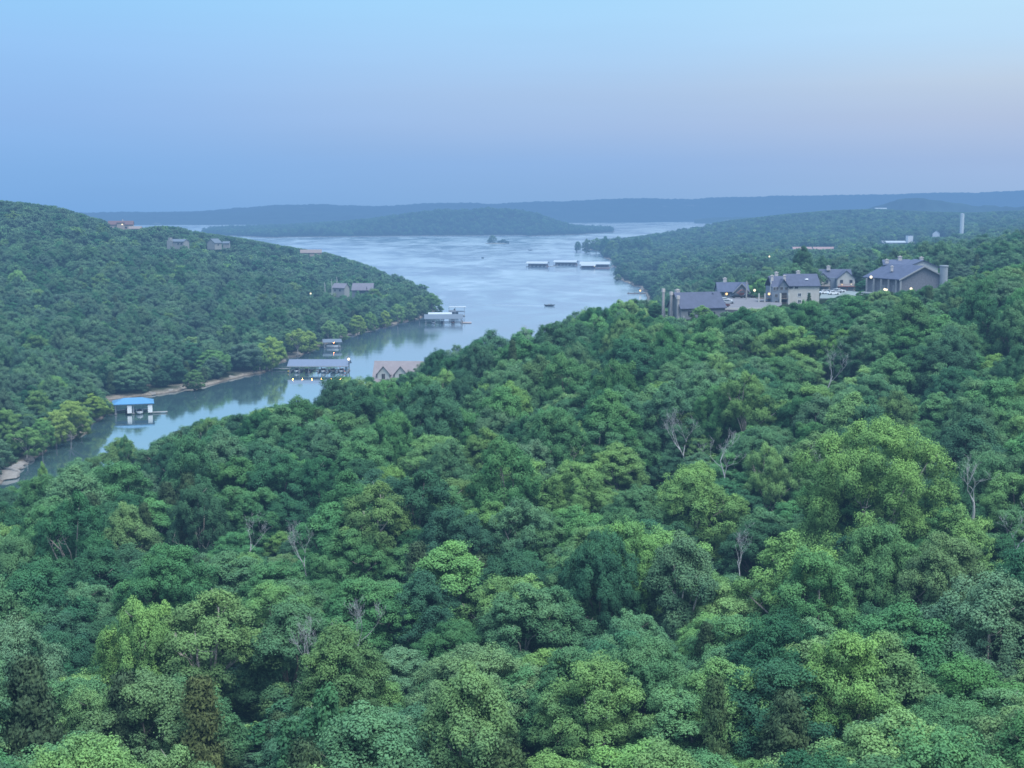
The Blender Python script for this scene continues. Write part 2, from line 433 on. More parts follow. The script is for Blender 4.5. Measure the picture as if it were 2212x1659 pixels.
class RBF:
    """smooth ground through scattered heights; scale-free in depth (x/y, log y)"""
    def __init__(self, pts):
        P = np.array(pts, float)
        self.U = self.uv(P[:, 0], P[:, 1])
        d = np.linalg.norm(self.U[:, None] - self.U[None], axis=2)
        n = len(P)
        A = np.zeros((n + 3, n + 3)); A[:n, :n] = -d - np.eye(n) * 1e-3; A[:n, n] = 1; A[:n, n + 1:] = self.U; A[n, :n] = 1; A[n + 1:, :n] = self.U.T
        self.w = np.linalg.solve(A, np.concatenate([P[:, 2], np.zeros(3)]))
    def uv(self, x, y):
        yy = np.sqrt(np.maximum(y, 0) ** 2 + 50. ** 2)
        return np.stack([2.2 * x / yy, np.log(yy)], 1)
    def __call__(self, x, y):
        U = self.uv(x, y); out = np.empty(len(x)); n = len(self.U)
        for k in range(0, len(x), 20000):
            u = U[k:k + 20000]
            d = np.linalg.norm(u[:, None] - self.U[None], axis=2)
            out[k:k + 20000] = -d @ self.w[:n] + self.w[n] + u @ self.w[n + 1:]
        return out

shore_pts = lambda P, k: [(p[0], p[1], .5) for p in P[::k] if p[1] > 100 and abs(p[0]) < 1200]
LANDS = [(LEFT, RBF(LEFT_C + shore_pts(LEFT, 6)), .9), (RIGHT, RBF(NEAR_C + FAR_C + shore_pts(RIGHT, 8)), .45), (ISLAND, RBF(ISL_C + shore_pts(ISLAND, 3)), .35)]
PADS = []     # (x, y, radius, z) levelled ground for buildings and car parks

def vnoise(x, y, s, seed=0):
    """cheap smooth value noise"""
    def h(i, j): return np.mod(np.sin(i * 127.1 + j * 311.7 + seed * 17.3) * 43758.5453, 1.0)
    x, y = x / s, y / s
    i, j = np.floor(x), np.floor(y); u, v = x - i, y - j
    u, v = u * u * (3 - 2 * u), v * v * (3 - 2 * v)
    return (h(i, j) * (1 - u) + h(i + 1, j) * u) * (1 - v) + (h(i, j + 1) * (1 - u) + h(i + 1, j + 1) * u) * v

def land(x, y):
    """ground height, distance inland (negative over water) and which land"""
    x, y = np.asarray(x, float), np.asarray(y, float)
    P = np.stack([x, y], 1)
    z = np.full(len(x), -9.0); dd = np.full(len(x), -1e9); which = np.full(len(x), -1)
    for k, (pg, f, slope) in enumerate(LANDS):
        d, ins = seg_dist(P, pg)
        sd = np.where(ins, d, -d)
        zz = np.where(ins, 0, -np.minimum(d * .35, 9))
        idx = np.where(ins)[0]
        if len(idx):
            g = f(x[idx], y[idx]) + (vnoise(x[idx], y[idx], 40, k) - .5) * np.minimum(3.5, d[idx] * .05)
            bank = .1 + np.minimum(d[idx] * slope, 2.0 + .3 * d[idx])
            zz[idx] = np.minimum(np.maximum(g, np.minimum(bank, 1.3)), bank)
        m = sd > dd
        z = np.where(m, zz, z); which = np.where(m, np.where(sd > -30, k, -1), which); dd = np.maximum(dd, sd)
    for (px, py, r, pz) in PADS:
        t = np.clip((np.hypot(x - px, y - py) - r) / (r * .6 + 4), 0, 1); t = t * t * (3 - 2 * t)
        z = np.where(dd > 0, z * t + pz * (1 - t), z)
    return z, dd, which

def gz(x, y):
    return float(land([x], [y])[0][0])

def pad(px, py, D, r):
    p = at(px, py, D); PADS.append((p.x, p.y, r, p.z)); return p

P_A = pad(1500, 690, 415, 13); P_B = pad(1585, 645, 500, 9); P_C = pad(1722, 658, 465, 12); P_D = pad(1810, 629, 540, 12); P_E = pad(1965, 640, 430, 14)
P_LOT = pad(1612, 661, 450, 15); P_LOT2 = pad(1815, 641, 492, 14); pad(1660, 655, 470, 8)

def build_land():
    M = Mat('forest_floor')
    g = M.node('ShaderNodeNewGeometry'); sx = M.node('ShaderNodeSeparateXYZ'); M.link(g.outputs['Position'], sx.inputs[0])
    a, b = M.noise(.09, 4, coord='World'), M.noise(.7, 4, coord='World')
    f = M.math('ADD', M.math('MULTIPLY', a, .5), M.math('MULTIPLY', b, .5))
    soil = M.ramp(f, [(.3, (.008, .014, .009)), (.5, (.014, .024, .013)), (.7, (.026, .036, .018))])
    lay = M.noise(1.0, 3, coord='World', sc=(.12, .12, 2.6))
    rock = M.ramp(M.math('ADD', M.math('MULTIPLY', lay, .6), M.math('MULTIPLY', b, .4)), [(.3, (.09, .078, .065)), (.5, (.20, .17, .14)), (.72, (.36, .31, .26))])
    zz = M.math('ADD', sx.outputs['Z'], M.math('MULTIPLY', a, 2.2))
    mr = M.node('ShaderNodeMapRange'); mr.inputs['From Min'].default_value = 1.5; mr.inputs['From Max'].default_value = 2.6
    M.link(zz, mr.inputs['Value'])
    mx = M.node('ShaderNodeMix', data_type='RGBA'); M.link(mr.outputs[0], mx.inputs[0]); M.link(rock, mx.inputs[6]); M.link(soil, mx.inputs[7])
    wet = M.node('ShaderNodeMapRange'); wet.inputs['From Min'].default_value = .05; wet.inputs['From Max'].default_value = .5
    wet.inputs['To Min'].default_value = .35; M.link(sx.outputs['Z'], wet.inputs['Value'])
    mw = M.node('ShaderNodeVectorMath', operation='SCALE'); M.link(mx.outputs[2], mw.inputs[0]); M.link(wet.outputs[0], mw.inputs['Scale'])
    p = M.node('ShaderNodeBsdfDiffuse'); M.link(mw.outputs[0], p.inputs['Color'])
    bp = M.node('ShaderNodeBump'); bp.inputs['Strength'].default_value = .8; bp.inputs['Distance'].default_value = .6; M.link(b, bp.inputs['Height']); M.link(bp.outputs[0], p.inputs['Normal'])
    M.surface(p.outputs[0])
    ys = np.concatenate([np.linspace(-60, 60, 16)[:-1], 60 * np.exp(np.linspace(0, math.log(4600 / 60), 400))])
    ts = np.linspace(-.62, .78, 430)
    X = np.outer(np.maximum(ys, 60) + 60, ts); Y = np.repeat(ys[:, None], len(ts), 1)
    x, y = X.ravel(), Y.ravel()
    z, dd, _ = land(x, y)
    keep = dd > -26
    nx = len(ts); fi = []
    ii, jj = np.meshgrid(np.arange(len(ys) - 1), np.arange(nx - 1), indexing='ij')
    q = np.stack([ii * nx + jj, ii * nx + jj + 1, (ii + 1) * nx + jj + 1, (ii + 1) * nx + jj], -1).reshape(-1, 4)
    q = q[keep[q].any(1)]
    used = np.unique(q); mp = np.full(len(x), -1); mp[used] = np.arange(len(used)); q = mp[q]
    o = np_mesh('terrain', np.stack([x, y, z], 1)[used], q, M.m, smooth=True)
    tag(o, kind='structure')
    return o

def np_mesh(name, verts, quads, mat, smooth=False, link=True):
    me = bpy.data.meshes.new(name)
    k = quads.shape[1]
    me.vertices.add(len(verts)); me.vertices.foreach_set('co', np.ascontiguousarray(verts, np.float32).ravel())
    me.loops.add(len(quads) * k); me.loops.foreach_set('vertex_index', np.ascontiguousarray(quads, np.int32).ravel())
    me.polygons.add(len(quads)); me.polygons.foreach_set('loop_start', np.arange(len(quads), dtype=np.int32) * k)
    me.update(calc_edges=True)
    if mat: me.materials.append(mat)
    if smooth: me.polygons.foreach_set('use_smooth', np.ones(len(quads), bool))
    o = bpy.data.objects.new(name, me)
    if link: COL.objects.link(o)
    return o
build_land()

# ------------------------------------------------------------------ far ranges across the lake
def far_range(name, crest, shore, D0, D1, seed, rough, tint):
    """a wooded ridge: shore line at depth D0, crest (px, py) at depth D1, then falling away behind"""
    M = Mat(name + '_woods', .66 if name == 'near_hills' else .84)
    n1, n2 = M.noise(.012, 4, coord='World'), M.noise(.002, 3, coord='World')
    f = M.math('ADD', M.math('MULTIPLY', n1, .6), M.math('MULTIPLY', n2, .4))
    d = M.node('ShaderNodeBsdfDiffuse'); M.link(M.ramp(f, [(.32, tuple(v * .5 for v in tint)), (.62, tuple(v * 1.35 for v in tint)), (.72, (.30, .29, .25))]), d.inputs['Color'])
    M.surface(d.outputs[0])
    cx_, cy_ = zip(*crest)
    pxs = np.arange(crest[0][0], crest[-1][0], 2.2); nr = 34
    V = []
    for i in range(nr + 6):
        t = i / nr
        for px in pxs:
            top = at(px, float(np.interp(px, cx_, cy_)), float(np.interp(px, *zip(*D1))))
            y0 = float(np.interp(px, *zip(*D0)))
            Y = y0 + (top.y - y0) * t
            k = math.sin(min(t, 1) * math.pi / 2) ** 1.15 if t <= 1 else 1 - (t - 1) * 3
            x = top.x * Y / top.y
            V.append((x, Y, -3 + (top.z + 3) * k))
    V = np.array(V)
    env = np.clip(V[:, 2] / 40, 0, 1)
    V[:, 2] += env * ((vnoise(V[:, 0], V[:, 1], 420, seed) - .5) * rough + (vnoise(V[:, 0], V[:, 1], 130, seed + 2) - .5) * rough * .35) + (V[:, 2] > 0) * (vnoise(V[:, 0], V[:, 1], 22, seed + 5) - .3) * 9
    nx = len(pxs)
    ii, jj = np.meshgrid(np.arange(nr + 5), np.arange(nx - 1), indexing='ij')
    q = np.stack([ii * nx + jj, ii * nx + jj + 1, (ii + 1) * nx + jj + 1, (ii + 1) * nx + jj], -1).reshape(-1, 4)
    o = np_mesh(name, V, q, M.m, smooth=True)
    tag(o, kind='structure')
    return o

far_range('far_hills', [(-500, 452), (60, 456), (200, 461), (300, 458), (420, 456), (520, 452), (600, 447), (700, 446), (820, 448), (900, 443), (1000, 440), (1080, 441), (1180, 437), (1300, 433), (1400, 432), (1480, 434), (1560, 430), (1700, 426), (1830, 425), (1950, 420), (2100, 416), (2212, 415), (2700, 412)],
          None, [(-500, 6400), (400, 6500), (900, 6900), (1400, 8000), (1530, 8700), (2700, 9000)], [(-500, 9000), (600, 9000), (1500, 10600), (2700, 11500)], 1, 26, (.030, .055, .050))
far_range('near_hills', [(1500, 474), (1560, 471.5), (1640, 471), (1760, 466), (1860, 455), (1900, 444), (1950, 433), (1985, 431.5), (2030, 436), (2100, 443), (2180, 447), (2240, 442), (2400, 436), (2700, 432)],
          None, [(1500, 7400), (2700, 4700)], [(1500, 8400), (1700, 6600), (2000, 5800), (2700, 5600)], 9, 10, (.034, .062, .052))

# ------------------------------------------------------------------ water
def build_water():
    M = Mat('lake_water', haze=.30)
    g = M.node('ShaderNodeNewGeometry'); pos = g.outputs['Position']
    sx = M.node('ShaderNodeSeparateXYZ'); M.link(pos, sx.inputs[0])
    def warped(scale, sc, amt, detail=3):
        w = M.node('ShaderNodeTexNoise'); w.inputs['Scale'].default_value = scale * .35; w.inputs['Detail'].default_value = 2; M.link(pos, w.inputs['Vector'])
        s = M.node('ShaderNodeVectorMath', operation='SCALE'); s.inputs['Scale'].default_value = amt; M.link(w.outputs['Color'], s.inputs[0])
        ad = M.node('ShaderNodeVectorMath', operation='ADD'); M.link(pos, ad.inputs[0]); M.link(s.outputs[0], ad.inputs[1])
        return M.noise(scale, detail, .6, vec=ad.outputs[0], sc=sc)
    # wind patches, slicks and the crossing lines of old wakes
    slick = warped(.0085, (1.0, .40, 1), 150, 4)
    slick2 = warped(.035, (1.0, .45, 1), 40, 3)
    st = M.math('ADD', M.math('MULTIPLY', slick, .55), M.math('MULTIPLY', slick2, .45))
    def lines(scale, sc, amt, width):
        n = warped(scale, sc, amt, 1)
        m = M.node('ShaderNodeMapRange'); m.interpolation_type = 'SMOOTHSTEP'
        m.inputs['From Min'].default_value = 0; m.inputs['From Max'].default_value = width; m.inputs['To Min'].default_value = 1; m.inputs['To Max'].default_value = 0
        M.link(M.math('ABSOLUTE', M.math('SUBTRACT', n, .5)), m.inputs['Value'])
        return m.outputs[0]
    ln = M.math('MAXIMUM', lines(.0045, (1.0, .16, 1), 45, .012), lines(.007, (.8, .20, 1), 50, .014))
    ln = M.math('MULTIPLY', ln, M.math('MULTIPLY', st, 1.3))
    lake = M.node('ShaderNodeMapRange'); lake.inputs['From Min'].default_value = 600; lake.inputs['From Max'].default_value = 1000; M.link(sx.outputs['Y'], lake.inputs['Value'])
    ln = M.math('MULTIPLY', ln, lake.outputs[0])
    rip = M.node('ShaderNodeMapRange'); rip.interpolation_type = 'SMOOTHSTEP'
    rip.inputs['From Min'].default_value = .42; rip.inputs['From Max'].default_value = .60; M.link(st, rip.inputs['Value'])
    r = M.math('ADD', M.math('MULTIPLY', lake.outputs[0], M.math('ADD', .07, M.math('MULTIPLY', rip.outputs[0], .13))), .05)
    n1, n2, n3 = M.noise(.55, 3, .6, vec=pos, sc=(.45, 1.0, 1)), M.noise(.12, 2, .5, vec=pos, sc=(.35, 1, 1)), M.noise(2.4, 2, .5, vec=pos)
    h = M.math('ADD', M.math('MULTIPLY', n1, .14), M.math('ADD', M.math('MULTIPLY', n2, .38), M.math('MULTIPLY', n3, .03)))
    bp = M.node('ShaderNodeBump'); bp.inputs['Distance'].default_value = .30
    M.link(M.math('ADD', .22, M.math('MULTIPLY', lake.outputs[0], .35)), bp.inputs['Strength']); M.link(h, bp.inputs['Height'])
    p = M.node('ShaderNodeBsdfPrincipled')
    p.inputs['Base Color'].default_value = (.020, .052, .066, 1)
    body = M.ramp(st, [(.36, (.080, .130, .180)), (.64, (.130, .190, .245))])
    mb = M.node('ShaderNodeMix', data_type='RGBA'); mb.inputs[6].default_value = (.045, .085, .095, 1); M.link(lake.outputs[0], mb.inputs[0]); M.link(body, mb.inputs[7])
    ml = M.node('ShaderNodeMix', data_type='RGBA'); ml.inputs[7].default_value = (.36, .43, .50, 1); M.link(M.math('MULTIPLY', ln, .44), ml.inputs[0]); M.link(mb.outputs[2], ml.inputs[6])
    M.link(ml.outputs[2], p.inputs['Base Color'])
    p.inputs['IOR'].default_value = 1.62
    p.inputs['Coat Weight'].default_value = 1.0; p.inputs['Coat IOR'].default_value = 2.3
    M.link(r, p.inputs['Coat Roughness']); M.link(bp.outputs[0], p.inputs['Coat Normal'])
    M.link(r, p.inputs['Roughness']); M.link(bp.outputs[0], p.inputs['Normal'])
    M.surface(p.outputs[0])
    o = MB().add([(-9000, -200, 0), (9000, -200, 0), (9000, 9500, 0), (-9000, 9500, 0)], [(0, 1, 2, 3)]).build('water', M.m)
    tag(o, kind='structure')
build_water()
# ------------------------------------------------------------------ trees: leaf-by-leaf crowns on branching trunks
def unit(v): return v / np.maximum(np.linalg.norm(v, axis=-1, keepdims=True), 1e-9)

def leaf_mesh(name, C, N, size, tone, shade_n, mat, r, aspect=1.35):
    """one pointed leaf-spray (a folded diamond) per centre C with facing N"""
    n = len(C)
    a = unit(np.cross(N, r.normal(size=(n, 3)))); b = np.cross(N, a)
    s = size[:, None] * .5
    tip, base = C + b * s * aspect - N * s * .35, C - b * s * aspect
    l, q = C - a * s + N * s * .18, C + a * s + N * s * .18
    V = np.stack([base, q, tip, l], 1).reshape(-1, 3)
    Q = np.arange(n * 4).reshape(n, 4)
    o = np_mesh(name, V, Q, mat, smooth=True, link=False)
    me = o.data
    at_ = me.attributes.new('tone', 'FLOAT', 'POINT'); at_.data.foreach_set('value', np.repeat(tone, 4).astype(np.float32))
    me.normals_split_custom_set_from_vertices(np.repeat(unit(shade_n), 4, 0).tolist())
    bpy.data.objects.remove(o)
    return me

def broad_crown(name, seed, H=14., W=10., lobes=66, tufts=11, leaves=130, leaf=.13, base=.12, peak=.40, point=.45, lobe_r=1.2, tuft_r=.60, mat=None, rough=.26, droop=.0, sparse=0.0):
    """lobes over an uneven domed envelope, tufts over every lobe, leaf sprays over every tuft"""
    r = np.random.default_rng(seed)
    ph = r.uniform(0, 6.28, 6)
    def env(t, a):
        up = np.clip((t - peak) / (1 - peak), 0, 1); dn = np.clip((peak - t) / max(peak - base, .01), 0, 1)
        R_ = (1 - up ** (1 / point)) ** .62 * (1 - .45 * dn ** 1.6)
        return W * .5 * R_ * (1 + rough * (np.sin(2 * a + ph[0] + 4 * t) * .5 + np.sin(3 * a + ph[1] - 5 * t) * .4 + np.sin(5 * a + ph[2] + 9 * t) * .25 + np.sin(11 * t + ph[3]) * .22))
    L = []; tries = 0
    while len(L) < lobes and tries < 6000:
        tries += 1
        t = base + (1 - base) * r.random() ** .8; a = r.uniform(0, 6.283)
        R_ = float(env(np.array(t), np.array(a))) * (r.uniform(.72, 1.0) if r.random() < .85 else r.uniform(.2, .7))
        c = np.array([R_ * math.cos(a), R_ * math.sin(a), t * H - lobe_r * .5])
        if all(np.linalg.norm((c - q) * np.array([1, 1, 1.15])) > lobe_r * .95 * (1 - tries / 9000) for q in L): L.append(c)
    L = np.array(L); nl = len(L)
    if sparse:
        keep = r.random(nl) > sparse; L = L[keep]; nl = len(L)
    Rl = lobe_r * r.uniform(.62, 1.35, nl)
    ax = np.stack([np.zeros(nl), np.zeros(nl), L[:, 2] * 0 + H * (base + peak) * .5], 1)
    outl = unit(L - ax)
    # tufts
    kt = np.repeat(np.arange(nl), tufts); nt = len(kt)
    dt = unit(r.normal(size=(nt, 3)) + outl[kt] * .75 + np.array([0, 0, .55]))
    T = L[kt] + dt * (Rl[kt] * r.uniform(.55, 1.15, nt))[:, None] * np.array([1.05, 1.05, .95])
    T[:, 2] -= droop * r.uniform(0, 1, nt) * Rl[kt] * (1 - dt[:, 2])
    Rt = tuft_r * r.uniform(.6, 1.4, nt)
    # leaves
    k = np.repeat(np.arange(nt), leaves); n = len(k)
    d = unit(r.normal(size=(n, 3)) + dt[k] * .35 + np.array([0, 0, .3]))
    C = T[k] + d * (Rt[k] * r.uniform(.25, 1.12, n) ** .6)[:, None] * np.array([1.05, 1.05, .98])
    N = unit(d + r.normal(size=(n, 3)) * .32 + np.array([0, 0, .35]))
    sn = unit(d * .60 + dt[k] * .75 + outl[kt][k] * .45 + r.normal(size=(n, 3)) * .08 + np.array([0, 0, .1]))
    lt, tt = r.normal(size=nl) * .10, r.normal(size=nt) * .075
    tone = np.clip(.40 + lt[kt][k] + tt[k] + r.normal(size=n) * .03 + .14 * d[:, 2] + .22 * dt[k, 2] + .42 * (C[:, 2] / H - .66), 0, 1)  # upward tufts and tops painted lighter: overhead light, plus paler new growth
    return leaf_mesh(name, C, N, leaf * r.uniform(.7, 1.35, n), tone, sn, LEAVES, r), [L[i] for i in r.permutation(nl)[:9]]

def trunk_mesh(name, seed, H, B, mat, base_r=.26, fine=True):
    r = random.Random(seed); m = MB()
    fork = H * r.uniform(.22, .34); bend = (r.uniform(-.5, .5), r.uniform(-.5, .5))
    m.tube([(0, 0, -.6), (bend[0] * .3, bend[1] * .3, fork * .5), (bend[0], bend[1], fork)], [base_r * 1.25, base_r, base_r * .86], 7)
    for c in B:
        c = Vector(c); p0 = Vector((bend[0], bend[1], fork)) + Vector((0, 0, r.uniform(-.1, .25) * fork))
        mid = p0.lerp(c, .5) + Vector((r.uniform(-.5, .5), r.uniform(-.5, .5), .12 * H * r.random()))
        m.tube([p0, mid, c], [base_r * .55, base_r * .36, base_r * .14], 5)
        if fine:
            for _ in range(3):
                d = Vector((r.uniform(-1, 1), r.uniform(-1, 1), r.uniform(.1, 1))) * H * .10
                q = mid.lerp(c, r.uniform(.3, 1)); m.tube([q, q + d * .6, q + d + Vector((0, 0, .3))], [base_r * .18, base_r * .12, base_r * .05], 4)
    o = m.build(name, mat, smooth=True); me = o.data; bpy.data.objects.remove(o)
    return me

def cedar_crown(name, seed, H=11., W=4.6, n=14000, leaf=.12, mat=None, ragged=.35, fill=1.0):
    """a cone of upswept ragged sprays"""
    r = np.random.default_rng(seed)
    nb = 150 if n > 4000 else 70
    bz = H * (.06 + .92 * r.random(nb) ** 1.25); ba = r.random(nb) * 2 * math.pi
    rad_at = lambda z: W * .5 * np.clip(1.06 - (z / H), .03, 1) ** .72 * np.clip(.55 + 2.4 * z / H, 0, 1)
    bl = rad_at(bz) * r.uniform(1 - ragged, 1 + ragged * .5, nb)
    k = r.integers(0, nb, n); t = r.random(n) ** .55
    ax = np.stack([np.cos(ba), np.sin(ba), np.full(nb, .42)], 1)
    spread = (.10 + .30 * t)[:, None] * r.normal(size=(n, 3)) * np.array([.75, .75, .62])
    C = np.stack([np.zeros(n), np.zeros(n), bz[k]], 1) + ax[k] * (bl[k] * t)[:, None] + spread * fill
    C[:, 2] = np.clip(C[:, 2], .3, H * 1.03)
    out = unit(np.stack([C[:, 0], C[:, 1], np.full(n, .5)], 1))
    N = unit(out + r.normal(size=(n, 3)) * .6)
    sn = unit(out * .7 + spread * .9 + r.normal(size=(n, 3)) * .25 + np.array([0, 0, .25]))
    tone = np.clip(.30 + r.normal(size=nb)[k] * .12 + r.normal(size=n) * .12 + .3 * t * t, 0, 1)
    return leaf_mesh(name, C, N, leaf * r.uniform(.6, 1.3, n), tone, sn, LEAVES, r, aspect=2.3)

def dead_mesh(name, seed, H, spread, mat, depth=4, base_r=.2, gnarl=.25, twigs=1.0):
    r = random.Random(seed); m = MB()
    def grow(p, d, L, rad, lev):
        pts, rads = [p], [rad]
        k = 4
        for i in range(k):
            d = (d + Vector((r.uniform(-1, 1), r.uniform(-1, 1), r.uniform(-.5, .9))) * gnarl).normalized()
            p = p + d * L / k; pts.append(p); rads.append(rad * (1 - .62 * (i + 1) / k))
        m.tube(pts, rads, 6 if lev < 2 else 4, cap=False)
        if lev >= depth: return
        for i in range(r.choice((2, 3, 3)) if lev else r.choice((3, 4))):
            j = r.choice((2, 3, 4)) if lev else r.choice((2, 3, 4, 4))
            e = Vector((r.uniform(-1, 1), r.uniform(-1, 1), r.uniform(.05, .9))).normalized()
            grow(pts[j], (d * (1 - spread) + e * spread).normalized(), L * r.uniform(.5, .78), max(.012, rads[j] * r.uniform(.55, .85)), lev + 1)
    grow(Vector((0, 0, -.5)), Vector((r.uniform(-.12, .12), r.uniform(-.12, .12), 1)), H * .42, base_r, 0)
    o = m.build(name, mat, smooth=True); me = o.data; bpy.data.objects.remove(o)
    zs = [v.co.z for v in me.vertices]; s = H / max(zs)
    me.transform(Matrix.Scale(s, 4))
    return me

# prototypes (mesh data shared by the copies)
NEAR = []
_specs = [dict(W=10.0, peak=.45, point=.45), dict(W=11.5, peak=.52, point=.42, base=.2, lobe_r=1.3), dict(W=9.0, peak=.38, point=.55, lobes=58), dict(W=8.0, peak=.36, point=.60, lobe_r=1.05, lobes=60),
          dict(W=12, peak=.50, point=.42, base=.04, lobes=120, rough=.34, lobe_r=1.1), dict(W=9.4, peak=.48, point=.42, lobe_r=1.45, lobes=46, tufts=12), dict(W=9.8, peak=.45, point=.45, lobe_r=1.0, lobes=80, tufts=8, rough=.2),
          dict(W=10, peak=.52, point=.5, base=.24, sparse=.30, lobes=60, rough=.4)]
for i, s in enumerate(_specs):
    me, B = broad_crown(f'crown_{i}', 100 + i, H=14., **s)
    NEAR.append((me, trunk_mesh(f'trunk_{i}', 200 + i, 14., B, BARK), s['W']))
CEDAR = [(cedar_crown(f'cedar_crown_{i}', 300 + i, n=46000, W=4.4 + .5 * i), None) for i in range(3)]
_m = MB().tube([(0, 0, -.5), (.05, .05, 5), (0, 0, 10.2)], [.16, .11, .03], 6).build('t', BARK); CEDAR_TRUNK = _m.data; bpy.data.objects.remove(_m)
DEAD = [dead_mesh(f'dead_{i}', 400 + i, 10., .62, DEADWOOD, depth=5, base_r=.115, gnarl=.24) for i in range(3)] + [dead_mesh('dead_gnarled', 416, 10., .50, paint('dead_wood_white', (.34, .33, .325), .9, .2, 1.2, bump=.3), depth=4, base_r=.19, gnarl=.34)]
BIG = broad_crown('great_crown', 555, H=20, W=19, lobes=170, tufts=12, leaves=110, leaf=.14, base=.05, peak=.5, point=.42, lobe_r=1.55, tuft_r=.72, rough=.34)
VINE = broad_crown('vine_crown', 501, H=12, W=10, lobes=44, tufts=10, leaves=95, leaf=.22, base=.05, peak=.3, point=.7, lobe_r=1.4, tuft_r=.6, droop=1.2)

# mid-distance and far prototypes, used only inside the woods that nobody could count
def proto_collection(name, defs):
    c = bpy.data.collections.new(name)
    for i, (me, m) in enumerate(defs):
        o = bpy.data.objects.new(f'{name}_{i:02d}', me); c.objects.link(o)
        o.color = m
    return c
MIDM = [broad_crown(f'mid_{i}', 600 + i, H=14, W=10.5, lobes=42, tufts=6, leaves=18, leaf=.48, base=.12, peak=.32 + .06 * i, point=.55 - .04 * i, lobe_r=1.3, tuft_r=.75)[0] for i in range(4)]
MIDC = cedar_crown('mid_cedar', 650, n=1100, leaf=.75)
FARM = [broad_crown(f'far_{i}', 700 + i, H=14, W=11.5, lobes=30, tufts=3, leaves=12, leaf=1.0, base=.12, peak=.4, lobe_r=1.8, tuft_r=.9)[0] for i in range(3)]
L_ = LEAF
NEAR_SET = proto_collection('near_wood', [(NEAR[i][0], L_[t]) for i, t in [(0, 'green'), (1, 'green'), (2, 'blue'), (3, 'green'), (5, 'grey'), (6, 'olive'), (2, 'green'), (4, 'bright')]] + [(CEDAR[0][0], L_['cedar']), (CEDAR[1][0], L_['cedar'])])
MID_SET = proto_collection('mid_wood', [(MIDM[i % 4], L_[t]) for i, t in enumerate(['green', 'green', 'blue', 'grey', 'green', 'olive', 'grey', 'bright', 'blue'])] + [(MIDC, L_['cedar'])])
HAZED_SET = proto_collection('dusk_wood', [(NEAR[i][0], L_[t]) for i, t in [(0, 'dusk'), (1, 'dusk'), (2, 'blue'), (3, 'dusk'), (5, 'grey'), (6, 'olive'), (2, 'dusk'), (4, 'bright')]] + [(CEDAR[0][0], L_['cedar']), (CEDAR[1][0], L_['cedar'])])
MHAZED_SET = proto_collection('mid_dusk_wood', [(MIDM[i % 4], L_[t]) for i, t in enumerate(['dusk', 'dusk', 'blue', 'grey', 'dusk', 'olive', 'grey', 'bright', 'dusk'])] + [(MIDC, L_['cedar'])])
FAR_SET = proto_collection('far_wood', [(FARM[i % 3], L_[t]) for i, t in enumerate(['green', 'blue', 'grey', 'green', 'olive', 'green', 'blue'])])

def wood(name, P, rot, scl, idx, coll, label, group=None):
    """a stretch of woodland that reads as one mass: ONE object, its trees scattered on points"""
    me = bpy.data.meshes.new(name)
    me.vertices.add(len(P)); me.vertices.foreach_set('co', np.asarray(P, np.float32).ravel())
    for nm, ty, dat in (('rot', 'FLOAT', rot), ('idx', 'INT', idx)):
        me.attributes.new(nm, ty, 'POINT').data.foreach_set('value', np.asarray(dat, np.float32 if ty == 'FLOAT' else np.int32))
    me.attributes.new('scl', 'FLOAT_VECTOR', 'POINT').data.foreach_set('vector', np.asarray(scl, np.float32).ravel())
    cols = np.array([tuple(q.color) for q in sorted(coll.objects, key=lambda q: q.name)], np.float32)
    me.attributes.new('leaf', 'FLOAT_COLOR', 'POINT').data.foreach_set('color', cols[np.asarray(idx, int)].ravel())
    o = bpy.data.objects.new(name, me); COL.objects.link(o); o.color = (0, 0, 0, 0)
    ng = bpy.data.node_groups.new(name, 'GeometryNodeTree')
    ng.interface.new_socket('Geometry', in_out='INPUT', socket_type='NodeSocketGeometry')
    ng.interface.new_socket('Geometry', in_out='OUTPUT', socket_type='NodeSocketGeometry')
    n, l = ng.nodes, ng.links
    gi, go = n.new('NodeGroupInput'), n.new('NodeGroupOutput')
    ci = n.new('GeometryNodeCollectionInfo'); ci.inputs['Collection'].default_value = coll
    ci.inputs['Separate Children'].default_value = True; ci.inputs['Reset Children'].default_value = True
    ip = n.new('GeometryNodeInstanceOnPoints'); ip.inputs['Pick Instance'].default_value = True
    def attr(nm, t):
        a = n.new('GeometryNodeInputNamedAttribute'); a.data_type = t; a.inputs['Name'].default_value = nm
        return a.outputs['Attribute']
    cx = n.new('ShaderNodeCombineXYZ'); l.new(attr('rot', 'FLOAT'), cx.inputs['Z'])
    l.new(gi.outputs[0], ip.inputs['Points']); l.new(ci.outputs[0], ip.inputs['Instance'])
    l.new(attr('idx', 'INT'), ip.inputs['Instance Index']); l.new(cx.outputs[0], ip.inputs['Rotation']); l.new(attr('scl', 'FLOAT_VECTOR'), ip.inputs['Scale'])
    l.new(ip.outputs[0], go.inputs[0])
    md = o.modifiers.new('trees', 'NODES'); md.node_group = ng
    tag(o, label, None, None, 'stuff')
    return o

